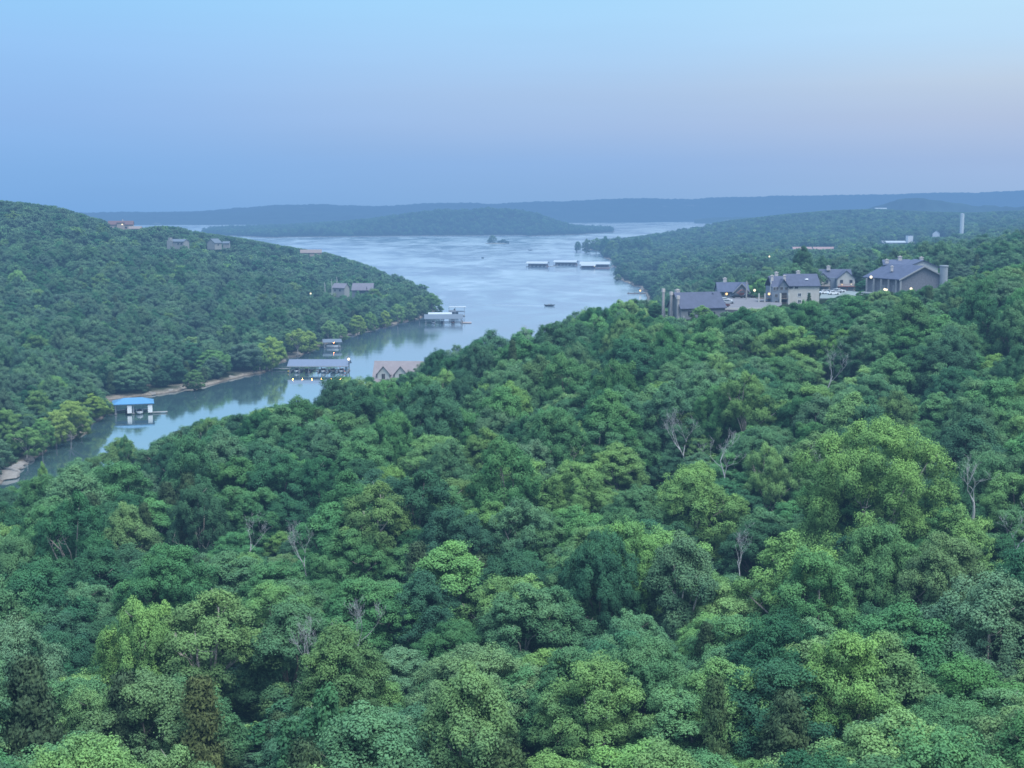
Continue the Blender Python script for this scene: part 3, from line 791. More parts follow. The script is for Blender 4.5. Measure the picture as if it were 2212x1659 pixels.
# ---- where the trees stand
NEAR_TOP = [(-400, 1075), (0, 1062), (60, 1040), (120, 1005), (225, 985), (245, 965), (265, 948), (290, 972), (330, 962), (400, 925), (460, 905), (520, 900), (600, 880), (700, 842), (722, 815), (750, 806), (790, 812), (815, 830), (870, 815), (905, 800), (950, 758), (1010, 725), (1060, 716), (1110, 718),
            (1140, 712), (1190, 690), (1250, 668), (1300, 660), (1340, 650), (1385, 648), (1425, 655), (1450, 690), (1495, 694), (1530, 678), (1560, 672), (1650, 668), (1690, 662), (1730, 655), (1780, 640), (1830, 640), (1870, 640), (1900, 632), (1945, 628), (1990, 626), (2030, 610), (2050, 603), (2100, 600), (2212, 570), (2500, 560)]
LEFT_TOP = [(-500, 425), (0, 433), (60, 438), (120, 446), (160, 458), (200, 470), (222, 475), (235, 492), (300, 494), (345, 488), (380, 490), (440, 503), (520, 514), (600, 529), (700, 545), (740, 556), (800, 575), (850, 592), (900, 606), (925, 622), (945, 650), (980, 690)]
RIGHT_TOP = [(1230, 528), (1300, 516), (1340, 514), (1380, 510), (1420, 503), (1480, 489), (1550, 478), (1620, 471), (1700, 462), (1800, 454), (1900, 451), (2000, 457), (2100, 459), (2212, 454), (2700, 448)]
# things that stay in sight: (px0, px1, lowest py hidden, Dmin, Dmax)
CLEAR = [(1425, 1562, 686, 340, 412), (1550, 1660, 668, 380, 505), (1660, 1780, 657, 380, 460), (1775, 1885, 640, 380, 560), (1880, 2030, 621, 380, 428),
         (225, 305, 496, 1050, 1165), (360, 412, 519, 850, 1010), (445, 492, 523, 900, 1060), (645, 700, 549, 1100, 1225), (698, 745, 626, 760, 835), (755, 806, 613, 780, 872),
         (1700, 1805, 539, 1000, 1590), (1900, 1980, 528, 1200, 1790), (2005, 2045, 512, 1300, 2010), (2070, 2084, 505, 1300, 1795), (1380, 1425, 585, 1100, 1395), (800, 915, 818, 330, 392), (1655, 1668, 562, 700, 890),
         (1370, 1400, 634, 900, 1130)]
KEEP_OUT = [(P_A, 13), (P_B, 9), (P_C, 12), (P_D, 12), (P_E, 15), (P_LOT, 16), (P_LOT2, 13), (at(1660, 655, 470), 9), (at(1600, 652, 478), 9), (at(1850, 632, 520), 12)]
def keep_out(px, py, D, r): p = at(px, py, D); KEEP_OUT.append((p, r)); return p
keep_out(858, 812, 400, 9)
for a in [(265, 494, 1180, 17), (385, 530, 1020, 13), (468, 533, 1070, 12), (672, 551, 1235, 12), (730, 632, 845, 12), (785, 625, 880, 12), (1750, 538, 1600, 34), (1940, 526, 1800, 24), (2022, 510, 2020, 12), (2077, 503, 1800, 8), (1402, 580, 1400, 12)]:
    keep_out(*a)

def sites(ymin, ymax, xf0, xf1, sp0, sp1, which_ok, margin, seed):
    r = np.random.default_rng(seed); out = []
    y = ymin
    while y < ymax:
        s = sp0 + (sp1 - sp0) * (y - ymin) / (ymax - ymin)
        x = np.arange(xf0 * y, xf1 * y, s); x = x + r.uniform(-.42, .42, len(x)) * s
        out.append(np.stack([x, y + r.uniform(-.42, .42, len(x)) * s, np.full(len(x), s)], 1))
        y += s * .92
    P = np.concatenate(out)
    z, dd, w = land(P[:, 0], P[:, 1])
    ok = (dd > margin) & np.isin(w, which_ok)
    for p, rad in KEEP_OUT: ok &= np.hypot(P[:, 0] - p.x, P[:, 1] - p.y) > rad
    return P[ok], z[ok], dd[ok], w[ok]

def fit_heights(P, z, h, top, hmin, wid):
    """keep crowns below the skyline that the hill really has, and out of sight lines to buildings"""
    x, y = P[:, 0], P[:, 1]
    px, py = proj(x, y, z + h)
    d = y * CPI
    lim = np.interp(px, *zip(*top)) if top else np.full(len(x), -1e9)
    half = wid * .38 / y * F
    for a, b, low, D0, D1 in CLEAR:
        m = (px + half > a) & (px - half < b) & (y > D0) & (y < D1)
        lim = np.where(m, np.maximum(lim, low), lim)
    over = np.maximum(lim - py, 0) * y / F
    h2 = h - over
    return np.where(h2 < hmin, -1, h2)

def pick(weights, n, r): return r.choice(len(weights), size=n, p=np.array(weights) / sum(weights))
# ------------------------------------------------------------------ the forest on the near slope
r_ = np.random.default_rng(21)
P, z, dd, w_ = sites(84, 520, -.50, .52, 7.0, 8.0, [1], 2.5, 31)
# prominent trees: px of crown centre, py of its top, depth, crown width, height, prototype, tone, label
SPECIAL = [
    (1890, 925, 176, 20, 18, 4, 'feature', 'very large spreading light green tree, widest crown on the slope beside the white dead tree'),
    (1838, 1385, 112, 9.6, 13, 6, 'feature', 'vivid green dome-shaped tree low on the slope with a dark gap on its far side'),
    (452, 1297, 132, 13.5, 16, 7, 'olive', 'broad yellowish green tree with pale forked trunk showing, above the rusty brown cedar'),
    (300, 1310, 128, 8.5, 14, 1, 'feature', 'yellow green tree pressed against the broad tree with the pale forked trunk'),
    (1248, 1003, 205, 10.5, 14, 1, 'feature', 'yellow tinted rounded tree in the middle of the slope'),
    (1508, 1012, 190, 12, 15, 0, 'feature', 'light green tree with several domes below the bare grey trees'),
    (1478, 1168, 150, 9.4, 17, 3, 'grey', 'tall grey green tree with a thin pale trunk showing near its foot'),
    (1716, 1172, 150, 12.5, 15, 5, 'feature', 'light green tree with two upright tufts at its top'),
    (1700, 708, 318, 15, 14, 1, 'feature', 'yellow green tree among darker crowns below the cream apartment block'),
    (735, 1368, 120, 9.5, 14, 2, 'olive', 'yellowish tree with a pointed top rising over a dark hollow'),
    (2080, 1110, 168, 9.6, 13, 5, 'feature', 'bright yellow green tree under the white gnarled dead tree'),
    (2040, 1168, 148, 10, 14, 0, 'olive', 'olive tree standing in front of the bright tree under the gnarled dead tree'),
    (1655, 968, 205, 7.5, 13, 7, 'bright', 'open-crowned light green tree beside the bare grey trees'),
    (1335, 965, 222, 9.5, 14, 2, 'feature', 'light green tree just short of the rounded yellow tinted tree'),
    (1060, 722, 392, 15, 13, 5, 'blue', 'darkest broad crown at the forest edge against the lake'),
    (1290, 1440, 112, 9.8, 14, 6, 'olive', 'olive green tree with a lopsided crown at the foot of the slope'),
    (2150, 1255, 128, 13, 16, 5, 'grey', 'tall grey green tree at the edge of the view above the dark hollow'),
    (1130, 1090, 178, 9.6, 13, 5, 'grey', 'greyish rounded tree below the middle of the slope'),
    (268, 948, 292, 4.5, 13, 7, 'green', 'lone open-crowned tree standing up in front of the pale water'),
    (92, 1005, 296, 3.2, 8, 3, 'feature', 'small bright tree at the near water edge'),
    (560, 1062, 214, 10, 13, 0, 'green', 'mid green rounded tree on the edge of the cedar stand'),
    (1760, 1205, 143, 9.5, 13, 6, 'green', 'round green tree tucked under the twin-tufted light green tree'),
    (1130, 1275, 140, 9.6, 13, 2, 'green', 'upright green tree with tiered tufts in the lower middle'),
    (760, 1150, 176, 10, 13, 0, 'green', 'broad green tree beside the bare forked branches'),
]
CEDARS = [(430, 1470, 108, 6.2, 13, 0, 'rust', 'rusty brown cedar with upright feathery sprays'),
          (60, 1430, 108, 6.6, 13, 2, 'cedar', 'ragged dark cedar with a bare pale trunk in the corner'),
          (265, 1460, 112, 6.0, 12, 1, 'cedar', 'dense olive cedar between the rusty cedar and the ragged one'),
          (1545, 1470, 108, 4.2, 9, 0, 'cedar', 'small pointed grey cedar low in the forest'),
          (1700, 1500, 106, 6.0, 11, 1, 'cedar', 'dull olive cedar among brighter broadleaf trees at the foot of the slope'),
          (1090, 1600, 100, 6.5, 10, 2, 'cedar', 'brownish cedar at the very foot of the slope')]
for s in SPECIAL + CEDARS:
    hw_ = s[3] * .5 / s[2] * F; full = s[4] / s[2] * F
    CLEAR.append((s[0] - hw_ * .8, s[0] + hw_ * .8, s[1] + full * .52, s[2] - 60, s[2] - 2))
DEAD_SITES = [(1788, 735, 292, 9.5, 13, 0, 'tall bare grey dead tree with a forked trunk among green crowns', 1), (1484, 880, 235, 9, 10.5, 1, 'bare grey dead tree with fine upswept twigs', 1), (1572, 930, 215, 7.5, 9.5, 2, 'thin bare grey dead tree below the one with fine upswept twigs', 1),
      (2108, 978, 172, 6.5, 9.5, 3, 'stark white gnarled dead tree with crooked branches', 1.15), (2192, 1075, 160, 6, 8, 1, 'pale dead tree partly cut off at the edge of the view', 1), (1143, 700, 402, 8, 7, 2, 'low bare shrub-like dead tree against the pale water', 1),
      (530, 1098, 192, 5, 9, 0, 'bare forked dead branches above the cedar stand', 1), (660, 1120, 175, 3.2, 8, 1, 'thin dead snag among green crowns on the near slope', .8), (1765, 950, 186, 4, 9, 3, 'broken dead limbs beside the very large light green tree', .9),
      (1600, 1125, 165, 5, 9, 0, 'dead twiggy tree in shade below the open-crowned light green tree', .9), (690, 1330, 128, 5.5, 8, 1, 'bare grey twigs beside the yellowish pointed tree', .9), (760, 1270, 140, 3, 9, 2, 'thin bare stem in the dark hollow of the lower slope', .8)]
for s in DEAD_SITES:
    hw_ = s[3] * .45 / s[2] * F; CLEAR.append((s[0] - hw_, s[0] + hw_, s[1] + .78 * s[4] / s[2] * F, s[2] - 60, s[2] + 4))
sp = []
for s in SPECIAL + CEDARS:
    px, py, D, W, H = s[:5]
    sp.append((at(px, py, D), W))
ok = np.ones(len(P), bool)
ok &= vnoise(P[:, 0], P[:, 1], 11, 3) > .15
for p, W in sp: ok &= np.hypot(P[:, 0] - p.x, P[:, 1] - p.y) > W * .36
vine_p = at(715, 1500, 103); ok &= np.hypot(P[:, 0] - vine_p.x, P[:, 1] - vine_p.y) > 4.5
P, z, dd = P[ok], z[ok], dd[ok]
n = len(P)
px0, py0 = proj(P[:, 0], P[:, 1], z + 11)
H = np.clip(r_.normal(13.2, 3.3, n), 6.5, 20) * np.clip(.55 + dd / 30, .55, 1)
# a stand of cedars on the lower left of the slope, a few elsewhere
pc = .06 + .50 * np.exp(-(((px0 - 330) / 330) ** 2 + ((py0 - 1080) / 140) ** 2)) + .38 * np.exp(-(((px0 - 150) / 380) ** 2 + ((py0 - 1600) / 160) ** 2)) + .15 * np.exp(-(((px0 - 1500) / 700) ** 2 + ((py0 - 1640) / 90) ** 2))
is_c = r_.random(n) < pc
proto = np.where(is_c, r_.integers(0, 3, n), r_.integers(0, 8, n))
W = np.where(is_c, r_.uniform(4.2, 6.6, n), r_.uniform(8.6, 13.0, n))
H = np.where(is_c, H * r_.uniform(.68, .95, n), H)
H2 = fit_heights(P, z, H, NEAR_TOP, 3.2, W)
ok = H2 > 0
# beyond the parking and behind the plateau: lower trees
P, z, dd, H, W, is_c, proto, px0, py0 = (a[ok] for a in (P, z, dd, H2, W, is_c, proto, px0, py0))
W = np.minimum(W, np.maximum(H * .95, 3.2))
n = len(P)
TONES = ['green', 'bright', 'olive', 'blue', 'grey', 'yellow']
tw = np.tile(np.array([.47, .13, .06, .25, .09, 0]), (n, 1))
tw[py0 > 1380] = [.36, .17, .24, .15, .08, 0]
lowleft = (px0 < 650) & (py0 < 1250); tw[lowleft] = [.50, .06, .10, .22, .12, 0]
tw[(P[:, 1] > 300) & (px0 < 1400)] = [.46, .05, .04, .33, .12, 0]
tone = np.array([r_.choice(6, p=t / t.sum()) for t in tw])
# which of them can be seen best: paint crowns from near to far on a coarse grid
order = np.argsort(P[:, 1]); G = np.zeros((170, 222), bool); vis = np.zeros(n)
px, pyt = proj(P[:, 0], P[:, 1], z + H); hw = W * .5 / P[:, 1] * F; _, pyb = proj(P[:, 0], P[:, 1], z + H * .2)
def cover(a, b, c, d):
    x0, x1, y0, y1 = int(max(a / 10, 0)), int(min(b / 10, 221)), int(max(c / 10, 0)), int(min(d / 10, 165))
    if x1 < x0 or y1 < y0: return 0
    yy, xx = np.mgrid[y0:y1 + 1, x0:x1 + 1]
    e = (((xx + .5) * 10 - (a + b) / 2) / max((b - a) / 2, 1)) ** 2 + (((yy + .5) * 10 - (c + d) / 2) / max((d - c) / 2, 1)) ** 2 < 1.1
    new = e & ~G[y0:y1 + 1, x0:x1 + 1]; G[y0:y1 + 1, x0:x1 + 1] |= e
    return int(new.sum())
spd = sorted([(at(*s[:3]).y, s) for s in SPECIAL + CEDARS], key=lambda t: t[0])
for i in order:
    while spd and spd[0][0] < P[i, 1]:
        s = spd.pop(0)[1]; hwid = s[3] * .5 / s[2] * F; cover(s[0] - hwid, s[0] + hwid, s[1], s[1] + s[4] * .8 / s[2] * F)
    vis[i] = cover(px[i] - hw[i], px[i] + hw[i], pyt[i], pyb[i])

ZONES = [('at the foot of the slope', lambda x, y: y > 1420), ('on the slope below the middle', lambda x, y: y > 1180), ('around the bare grey trees', lambda x, y: y > 880 and x > 1300),
         ('on the slope above the cove', lambda x, y: y > 880), ('under the apartment buildings', lambda x, y: x > 1300), ('along the forest edge by the lake', lambda x, y: True)]
TN = {'green': 'mid green', 'bright': 'light green', 'olive': 'olive green', 'blue': 'dark blue-green', 'grey': 'grey-green', 'yellow': 'pale yellow-green'}
SIDE = lambda x: 'left' if x < 740 else ('middle' if x < 1480 else 'right')
PX_ = {}
def put_tree(name, loc, H, W, rz, crown, trunk, mat, H0, W0, label, cat, group=None, squash=1.0, bark=None):
    t = empty(name, loc, rz, label, cat, group)
    s = (W / W0, W / W0 * squash, H / H0)
    for nm, me in (('crown', crown), ('trunk', trunk)):
        if me is None: continue
        o = bpy.data.objects.new(nm, me); COL.objects.link(o); o.parent = t; o.scale = s
        if nm == 'crown': o.color = mat or LEAF['cedar']
        elif bark: o.color = (2.4, 2.4, 2.5, 1)
    return t

def wall_of(px_, py_):
    for nm, f in ZONES:
        if f(px_, py_): return nm
ib = [i for i in np.argsort(-vis) if not is_c[i] and vis[i] > 0][:300 - len(SPECIAL)]
ic = [i for i in np.argsort(-vis) if is_c[i] and vis[i] > 0][:110]
chosen = np.zeros(n, bool); chosen[ib] = True; chosen[ic] = True
count = {}
for i in ib:
    me, tr, W0 = NEAR[proto[i]]
    t = TONES[tone[i]]; zn = wall_of(px[i], pyt[i]); sd = SIDE(px[i])
    grp = f'{TN[t]} broadleaf trees {zn}, {sd} part'
    put_tree('broadleaf_tree', (P[i, 0], P[i, 1], z[i] - .3), H[i], W[i], r_.uniform(0, 6.28), me, tr, LEAF[t], 14., W0,
             f'{TN[t]} broadleaf tree {zn}, {sd} part', 'tree', grp, r_.uniform(.88, 1.1), BARK_PALE if i % 4 == 0 else None)
for i in ic:
    zn = wall_of(px[i], pyt[i]); sd = SIDE(px[i])
    put_tree('cedar_tree', (P[i, 0], P[i, 1], z[i] - .2), H[i], W[i], r_.uniform(0, 6.28), CEDAR[proto[i]][0], CEDAR_TRUNK, None, 11., 4.9,
             f'dull dark cedar among the broadleaf trees {zn}, {sd} part', 'cedar', f'dark cedars {zn}, {sd} part')
for s in SPECIAL:
    p = at(*s[:3]); g0 = max(gz(p.x, p.y), -0.5); Ht = max(p.z - g0 + .4, s[4] * .6)
    me, tr, W0 = NEAR[s[5]]; H0 = 14.
    if s[3] > 16: me, tr, W0, H0 = BIG[0], trunk_mesh('great_trunk', 91, 20., BIG[1], BARK, .42), 19., 20.
    put_tree('broadleaf_tree', (p.x, p.y, p.z - Ht), Ht, s[3], r_.uniform(0, 6.28), me, tr, LEAF[s[6]], H0, W0, s[7], 'tree', None, 1.0, BARK_PALE)
for s in CEDARS:
    p = at(*s[:3]); g0 = gz(p.x, p.y); Ht = max(p.z - g0 + .4, s[4] * .7)
    put_tree('cedar_tree', (p.x, p.y, p.z - Ht), Ht, s[3], r_.uniform(0, 6.28), CEDAR[s[5]][0], CEDAR_TRUNK, LEAF[s[6]], 11., 4.9, s[7], 'cedar', None, 1.0, BARK_PALE)
vh = vine_p.z - gz(vine_p.x, vine_p.y)
put_tree('vine_covered_tree', (vine_p.x, vine_p.y, gz(vine_p.x, vine_p.y)), vh, 9.5, 1.0, VINE[0], trunk_mesh('vine_trunk', 77, 12, VINE[1], BARK), LEAF['vine'], 12, 10,
         'dark tree smothered in large-leaved climbing vine at the foot of the slope', 'tree')
# the rest of the slope: hundreds more crowns behind and between, one mass
rest = ~chosen
idx = np.where(is_c, 8 + proto % 2, np.array([0, 7, 5, 2, 4, 7])[tone]); mixi = r_.random(n)
idx = np.where(~is_c & (tone == 0), np.array([0, 1, 3, 6])[(mixi * 4).astype(int)], idx)
W0a = np.where(is_c, 4.9, np.array([NEAR[k][2] for k in (0, 1, 2, 3, 5, 6, 2, 4, 0, 0)])[idx]); H0a = np.where(is_c, 11., 14.)
wood('forest', np.c_[P[rest, 0], P[rest, 1], z[rest] - .3], r_.uniform(0, 6.28, rest.sum()), np.stack([W / W0a, W / W0a, H / H0a], 1)[rest], idx[rest], NEAR_SET,
     'dense broadleaf forest filling the gaps of the near slope')
print('near trees', n, 'chosen', chosen.sum(), 'rest', rest.sum(), 'visible', (vis > 0).sum())

# low shrubs and saplings under and between the crowns
U, uz, ud, _ = sites(84, 420, -.50, .52, 4.6, 5.6, [1], 1.5, 77)
uh = fit_heights(U, uz, r_.uniform(2.2, 5.2, len(U)), NEAR_TOP, 1.0, np.full(len(U), 2.0)); ok = uh > 0
U, uz, uh = U[ok], uz[ok], uh[ok]
wood('undergrowth', np.c_[U[:, 0], U[:, 1], uz - .3], r_.uniform(0, 6.28, len(U)), np.stack([np.full(len(U), .55), np.full(len(U), .55), uh / 14.], 1), r_.choice([0, 2, 2, 4, 5], len(U)), MHAZED_SET, 'low shrubs and saplings under the near trees')

# bare dead trees
for px_, py_, D, W_, H_, k, lab, f in DEAD_SITES:
    p = at(px_, py_, D); o = bpy.data.objects.new('dead_tree', DEAD[k]); COL.objects.link(o)
    o.location = (p.x, p.y, p.z - H_); o.rotation_euler = (0, 0, r_.uniform(0, 6.28)); s = H_ / 10
    o.scale = (s * f, s * f, s); tag(o, lab, 'dead tree')

# ------------------------------------------------------------------ left peninsula, right country, island
def scatter(name, args, top, weights, coll, hmean, hmin, label, wr=(8.5, 12), W0=10.5, seed=5, shore_low=True):
    r = np.random.default_rng(seed)
    P, z, dd, w = sites(*args)
    g_ = vnoise(P[:, 0], P[:, 1], 15, 8) > .07; P, z, dd = P[g_], z[g_], dd[g_]
    n = len(P); H = np.clip(r.normal(hmean, 2.6, n) + 4 * (vnoise(P[:, 0], P[:, 1], 45, 4) - .5), hmean * .5, hmean * 1.5)
    if shore_low: H *= np.clip(.6 + dd / 35, .6, 1)
    W = r.uniform(*wr, n) * (P[:, 2] / args[4]) ** .7
    H2 = fit_heights(P, z, H, top, hmin, W)
    ok = H2 > 0; P, z, W, H = P[ok], z[ok], W[ok], H2[ok]
    W = np.minimum(W, np.maximum(H * 1.05, 3)); n = len(P)
    wood(name, np.c_[P[:, 0], P[:, 1], z - .3], r.uniform(0, 6.28, n), np.stack([W / W0, W / W0, H / 14.], 1), pick(weights, n, r), coll, label)
    print(name, n)
NW = [2, 2, 5, 2, 4, .7, 2, .4, 1.2, 1.2]
scatter('woodland', (300, 900, -.50, .10, 7.0, 8.4, [0], 2.6, 41), LEFT_TOP, NW, HAZED_SET, 12.5, 3, 'dense green woodland covering the hillside across the cove', wr=(7.5, 12.5), W0=10)
scatter('woodland', (900, 1750, -.50, .02, 8.4, 10, [0], 2.6, 42), LEFT_TOP, [4, 3, 4, 3, 3, 1, 2, .4, 4, .6], MHAZED_SET, 12, 3, 'hazy woodland on the crest and far end of the wooded peninsula', wr=(8, 13))
scatter('woodland', (520, 950, .0, .52, 7.5, 9.0, [1], 4.0, 43), RIGHT_TOP, NW, HAZED_SET, 12.5, 3, 'woodland behind the apartment buildings', wr=(8, 13), W0=10)
scatter('woodland', (950, 1400, .0, .52, 9, 9.8, [1], 4.0, 46), RIGHT_TOP, [4, 3, 4, 3, 3, 1, 2, .5, 4, .8], MHAZED_SET, 12, 3, 'hazy woodland between the marina shore and the ridge', wr=(8.5, 13))
scatter('woodland', (1400, 3300, .02, .50, 9.8, 15, [1], 1.2, 44), RIGHT_TOP, [4, 3, 4, 3, 3, 1, 2, .5, 4, .5], MHAZED_SET, 12, 4, 'blue hazy woodland on the low ridge beyond the marina', wr=(9.5, 14))
scatter('woodland', (3150, 5000, -.32, .22, 13, 17, [2], 6.0, 45), None, [3, 3, 2, 3, .5, 3, 3], FAR_SET, 11, 3, 'dark woodland covering the low island', wr=(12, 16), W0=11.5)

# yellow-green willows and sycamores on the shore: each one stands apart
sh = [(150, 868, 945, 10.5, 'yellow', 'tallest yellow green shore tree in the clump beside the blue-roofed dock'), (195, 852, 905, 9, 'yellow', 'yellow green shore tree just behind the clump by the blue-roofed dock'), (118, 890, 960, 8.5, 'yellow', 'yellow green shore tree at the near end of the clump by the dock'),
      (222, 862, 893, 6.5, 'yellow', 'yellow green shore tree touching the blue dock roof'), (55, 925, 990, 9, 'bright', 'bright green shore tree near the rock ledge'), (172, 880, 927, 7, 'bright', 'light green shore tree in front of the yellow clump'), (88, 905, 975, 6.5, 'bright', 'small light green tree between the rock ledge and the yellow clump'),
      (418, 800, 838, 7.5, 'bright', 'small light green bushy tree overhanging the water beyond the blue dock'), (585, 730, 796, 11, 'yellow', 'yellow green shore tree beside the lit boat dock'), (560, 752, 801, 6.5, 'bright', 'small light shore tree nearer than the yellow one by the lit dock'),
      (642, 712, 767, 10.5, 'yellow', 'pair-crowned yellow green shore tree above the small dock'), (668, 716, 759, 9, 'yellow', 'yellow green shore tree just past the pair-crowned one'), (712, 694, 742, 9, 'bright', 'light green shore tree behind the small dock'), (738, 702, 735, 7, 'bright', 'smaller light green tree on the shore past the small dock'),
      (772, 682, 722, 9, 'yellow', 'yellow green shore tree halfway to the point'), (800, 676, 714, 8, 'bright', 'light green shore tree halfway to the point'), (858, 658, 700, 10, 'bright', 'rounded light green tree close to the point'), (832, 672, 705, 7, 'yellow', 'small yellow tree on the bank near the point'),
      (905, 640, 689, 12, 'olive', 'tall olive tree on the point beside the large boat dock'), (932, 636, 681, 13, 'olive', 'tallest tree at the very tip of the point'), (885, 655, 693, 9, 'bright', 'light tree in front of the olive trees at the point'), (700, 574, 1330, 10, 'yellow', 'small yellow green tree high on the far end of the peninsula'),
      (782, 570, 1410, 12, 'yellow', 'yellow green tree on the far shore of the peninsula'), (768, 580, 1400, 10, 'bright', 'light tree beside the yellow one on the far shore of the peninsula'), (725, 592, 1150, 9, 'yellow', 'yellow pointed tree above the house with tall pale posts')]
for k, (px_, py_, D, W_, t, lab) in enumerate(sh):
    if D < 1000: D = atz(px_, D, 1.0).y
    p = at(px_, py_, D); g0 = max(gz(p.x, p.y), .2); Ht = max(p.z - g0, 4.5)
    me, tr, W0 = NEAR[[0, 2, 6, 5, 7, 3][k % 6]]
    put_tree('shore_tree', (p.x, p.y, g0 - .2), Ht, W_ * 1.0, r_.uniform(0, 6.28), me, tr, LEAF[t], 14., W0, lab, 'tree', 'light green trees along the peninsula shore', 1.0, BARK_PALE)
# bare white trunks on the far hillside
for px_, py_, D, H_, k, lab in [(306, 768, 560, 7, 3, 'white forked dead trunk on the hillside above the cove'), (124, 790, 505, 8, 3, 'tall thin white dead trunk on the hillside above the yellow shore trees'), (318, 640, 760, 4, 3, 'short pale dead stem high on the hillside'), (360, 684, 660, 3.5, 3, 'second short pale stem on the hillside, lower down')]:
    p = at(px_, py_, D); o = bpy.data.objects.new('dead_tree', DEAD[k]); COL.objects.link(o); s = H_ / 10
    o.location = (p.x, p.y, p.z - H_); o.scale = (s * .55, s * .55, s); o.rotation_euler = (0, 0, px_); tag(o, lab, 'dead tree')
# trees on the points of the right shore and on the islet
pt = [(1248, 522, 2290, 9, 'grey', 'small dark tree at the very tip of the marina point'), (1268, 517, 2230, 15, 'olive', 'yellowish tree near the tip of the marina point'), (1288, 515, 2190, 15, 'bright', 'second yellowish tree on the marina point'), (1308, 512, 2150, 17, 'blue', 'dark round tree on the marina point'),
      (1322, 520, 1980, 17, 'bright', 'light green tree at the inner shore of the marina point'), (1335, 512, 2100, 18, 'grey', 'tall grey green tree behind the marina shore'), (1352, 518, 1880, 18, 'grey', 'grey green tree directly above the marina gangway'), (1376, 515, 1900, 18, 'blue', 'dark green tree in the grove above the marina'), (1398, 514, 1850, 17, 'grey', 'grey green tree at the landward end of the marina grove'),
      (1335, 592, 1345, 6, 'olive', 'low olive bush on the small spit'), (1350, 583, 1370, 7, 'grey', 'thin open tree on the small spit'), (1372, 578, 1430, 14, 'blue', 'dark dense tree at the root of the small spit'), (1392, 590, 1360, 12, 'green', 'green tree on the shore behind the small spit'), (1402, 606, 1260, 12, 'green', 'green tree on the shore above the lamp-lit jetty')]
for k, (px_, py_, D, W_, t, lab) in enumerate(pt):
    p = at(px_, py_, D); g0 = max(gz(p.x, p.y), .1); Ht = max(p.z - g0, 4)
    me, tr, W0 = NEAR[[0, 5, 7, 2, 1, 3][k % 6]]
    put_tree('waterside_tree', (p.x, p.y, g0 - .2), Ht, W_, r_.uniform(0, 6.28), me, tr, LEAF[t], 14., W0, lab, 'tree', 'trees by the marina shore', 1.0)
islet = atz(1072, 526)
m = MB(); N_ = 40; vs = []; fs = []
for j, (rr, zz) in enumerate([(1.15, -1.2), (1.0, .1), (.75, .9), (.3, 1.4)]):
    for i in range(N_):
        t = 2 * math.pi * i / N_; q = 1 + .12 * math.sin(3 * t + 1) + .1 * math.sin(7 * t)
        vs.append((26 * rr * q * math.cos(t), 30 * rr * q * math.sin(t), zz))
for j in range(3):
    for i in range(N_): fs.append((j * N_ + i, j * N_ + (i + 1) % N_, (j + 1) * N_ + (i + 1) % N_, (j + 1) * N_ + i))
fs.append(tuple(3 * N_ + i for i in range(N_)))
o = m.add(vs, fs).build('islet_ground', paint('islet_soil', (.16, .15, .11), .9, .4, .3)); o.location = islet; tag(o, kind='structure')
for dx, H_, W_, t, lab in [(-15, 9, 9, 'bright', 'low light green tree at one end of the tiny islet'), (-8, 18, 15, 'olive', 'tall rounded tree on the tiny islet'), (8, 6, 10, 'blue', 'low dark bush in the middle of the tiny islet'), (15, 9, 12, 'blue', 'dark broad tree on the tiny islet'), (23, 5, 9, 'blue', 'low dark bush at the far end of the tiny islet')]:
    me, tr, W0 = NEAR[5]
    put_tree('islet_tree', (islet.x + dx, islet.y + r_.uniform(-6, 6), .8), H_ * .9, W_, r_.uniform(0, 6), me, tr, LEAF[t], 14., W0, lab, 'tree', 'trees on the islet')
# pale rocks piled on the bank at the mouth of the near cove
rocks = [(4, 1034, 5.2), (22, 1024, 4.0), (38, 1014, 3.0), (10, 1016, 3.4), (50, 1006, 2.2), (-18, 1040, 5), (66, 997, 2.4), (150, 938, 2.2), (245, 893, 1.6), (330, 853, 2.6), (372, 847, 2.2), (440, 834, 2.4), (500, 818, 3.0), (541, 808, 2.6), (660, 762, 2.4), (735, 731, 2.2), (762, 724, 2.6)]
for k, (px_, py_, s) in enumerate(rocks):
    p = atz(px_, py_); rr = random.Random(k); m = MB(); m.ball((0, 0, 0), 1, 9, 6, .34)
    m.v = [(x * s * rr.uniform(.75, 1.15), y * s * .8 * rr.uniform(.75, 1.15), zz * s * rr.uniform(.8, 1.1)) for x, y, zz in m.v]
    o = m.build('rock', paint('bank_rock', (.16, .145, .13), .9, .35, .8, bump=.5)); o.location = (p.x - 1.0, p.y + 1.2, .25); o.rotation_euler = (0, 0, rr.uniform(0, 6))
    tag(o, 'pale flat rock on the bank below the near cove' if px_ < 80 else 'pale tan rock at the water line of the peninsula shore', 'rock', 'rocks on the bank below the near cove' if px_ < 80 else 'rocks along the peninsula shore')

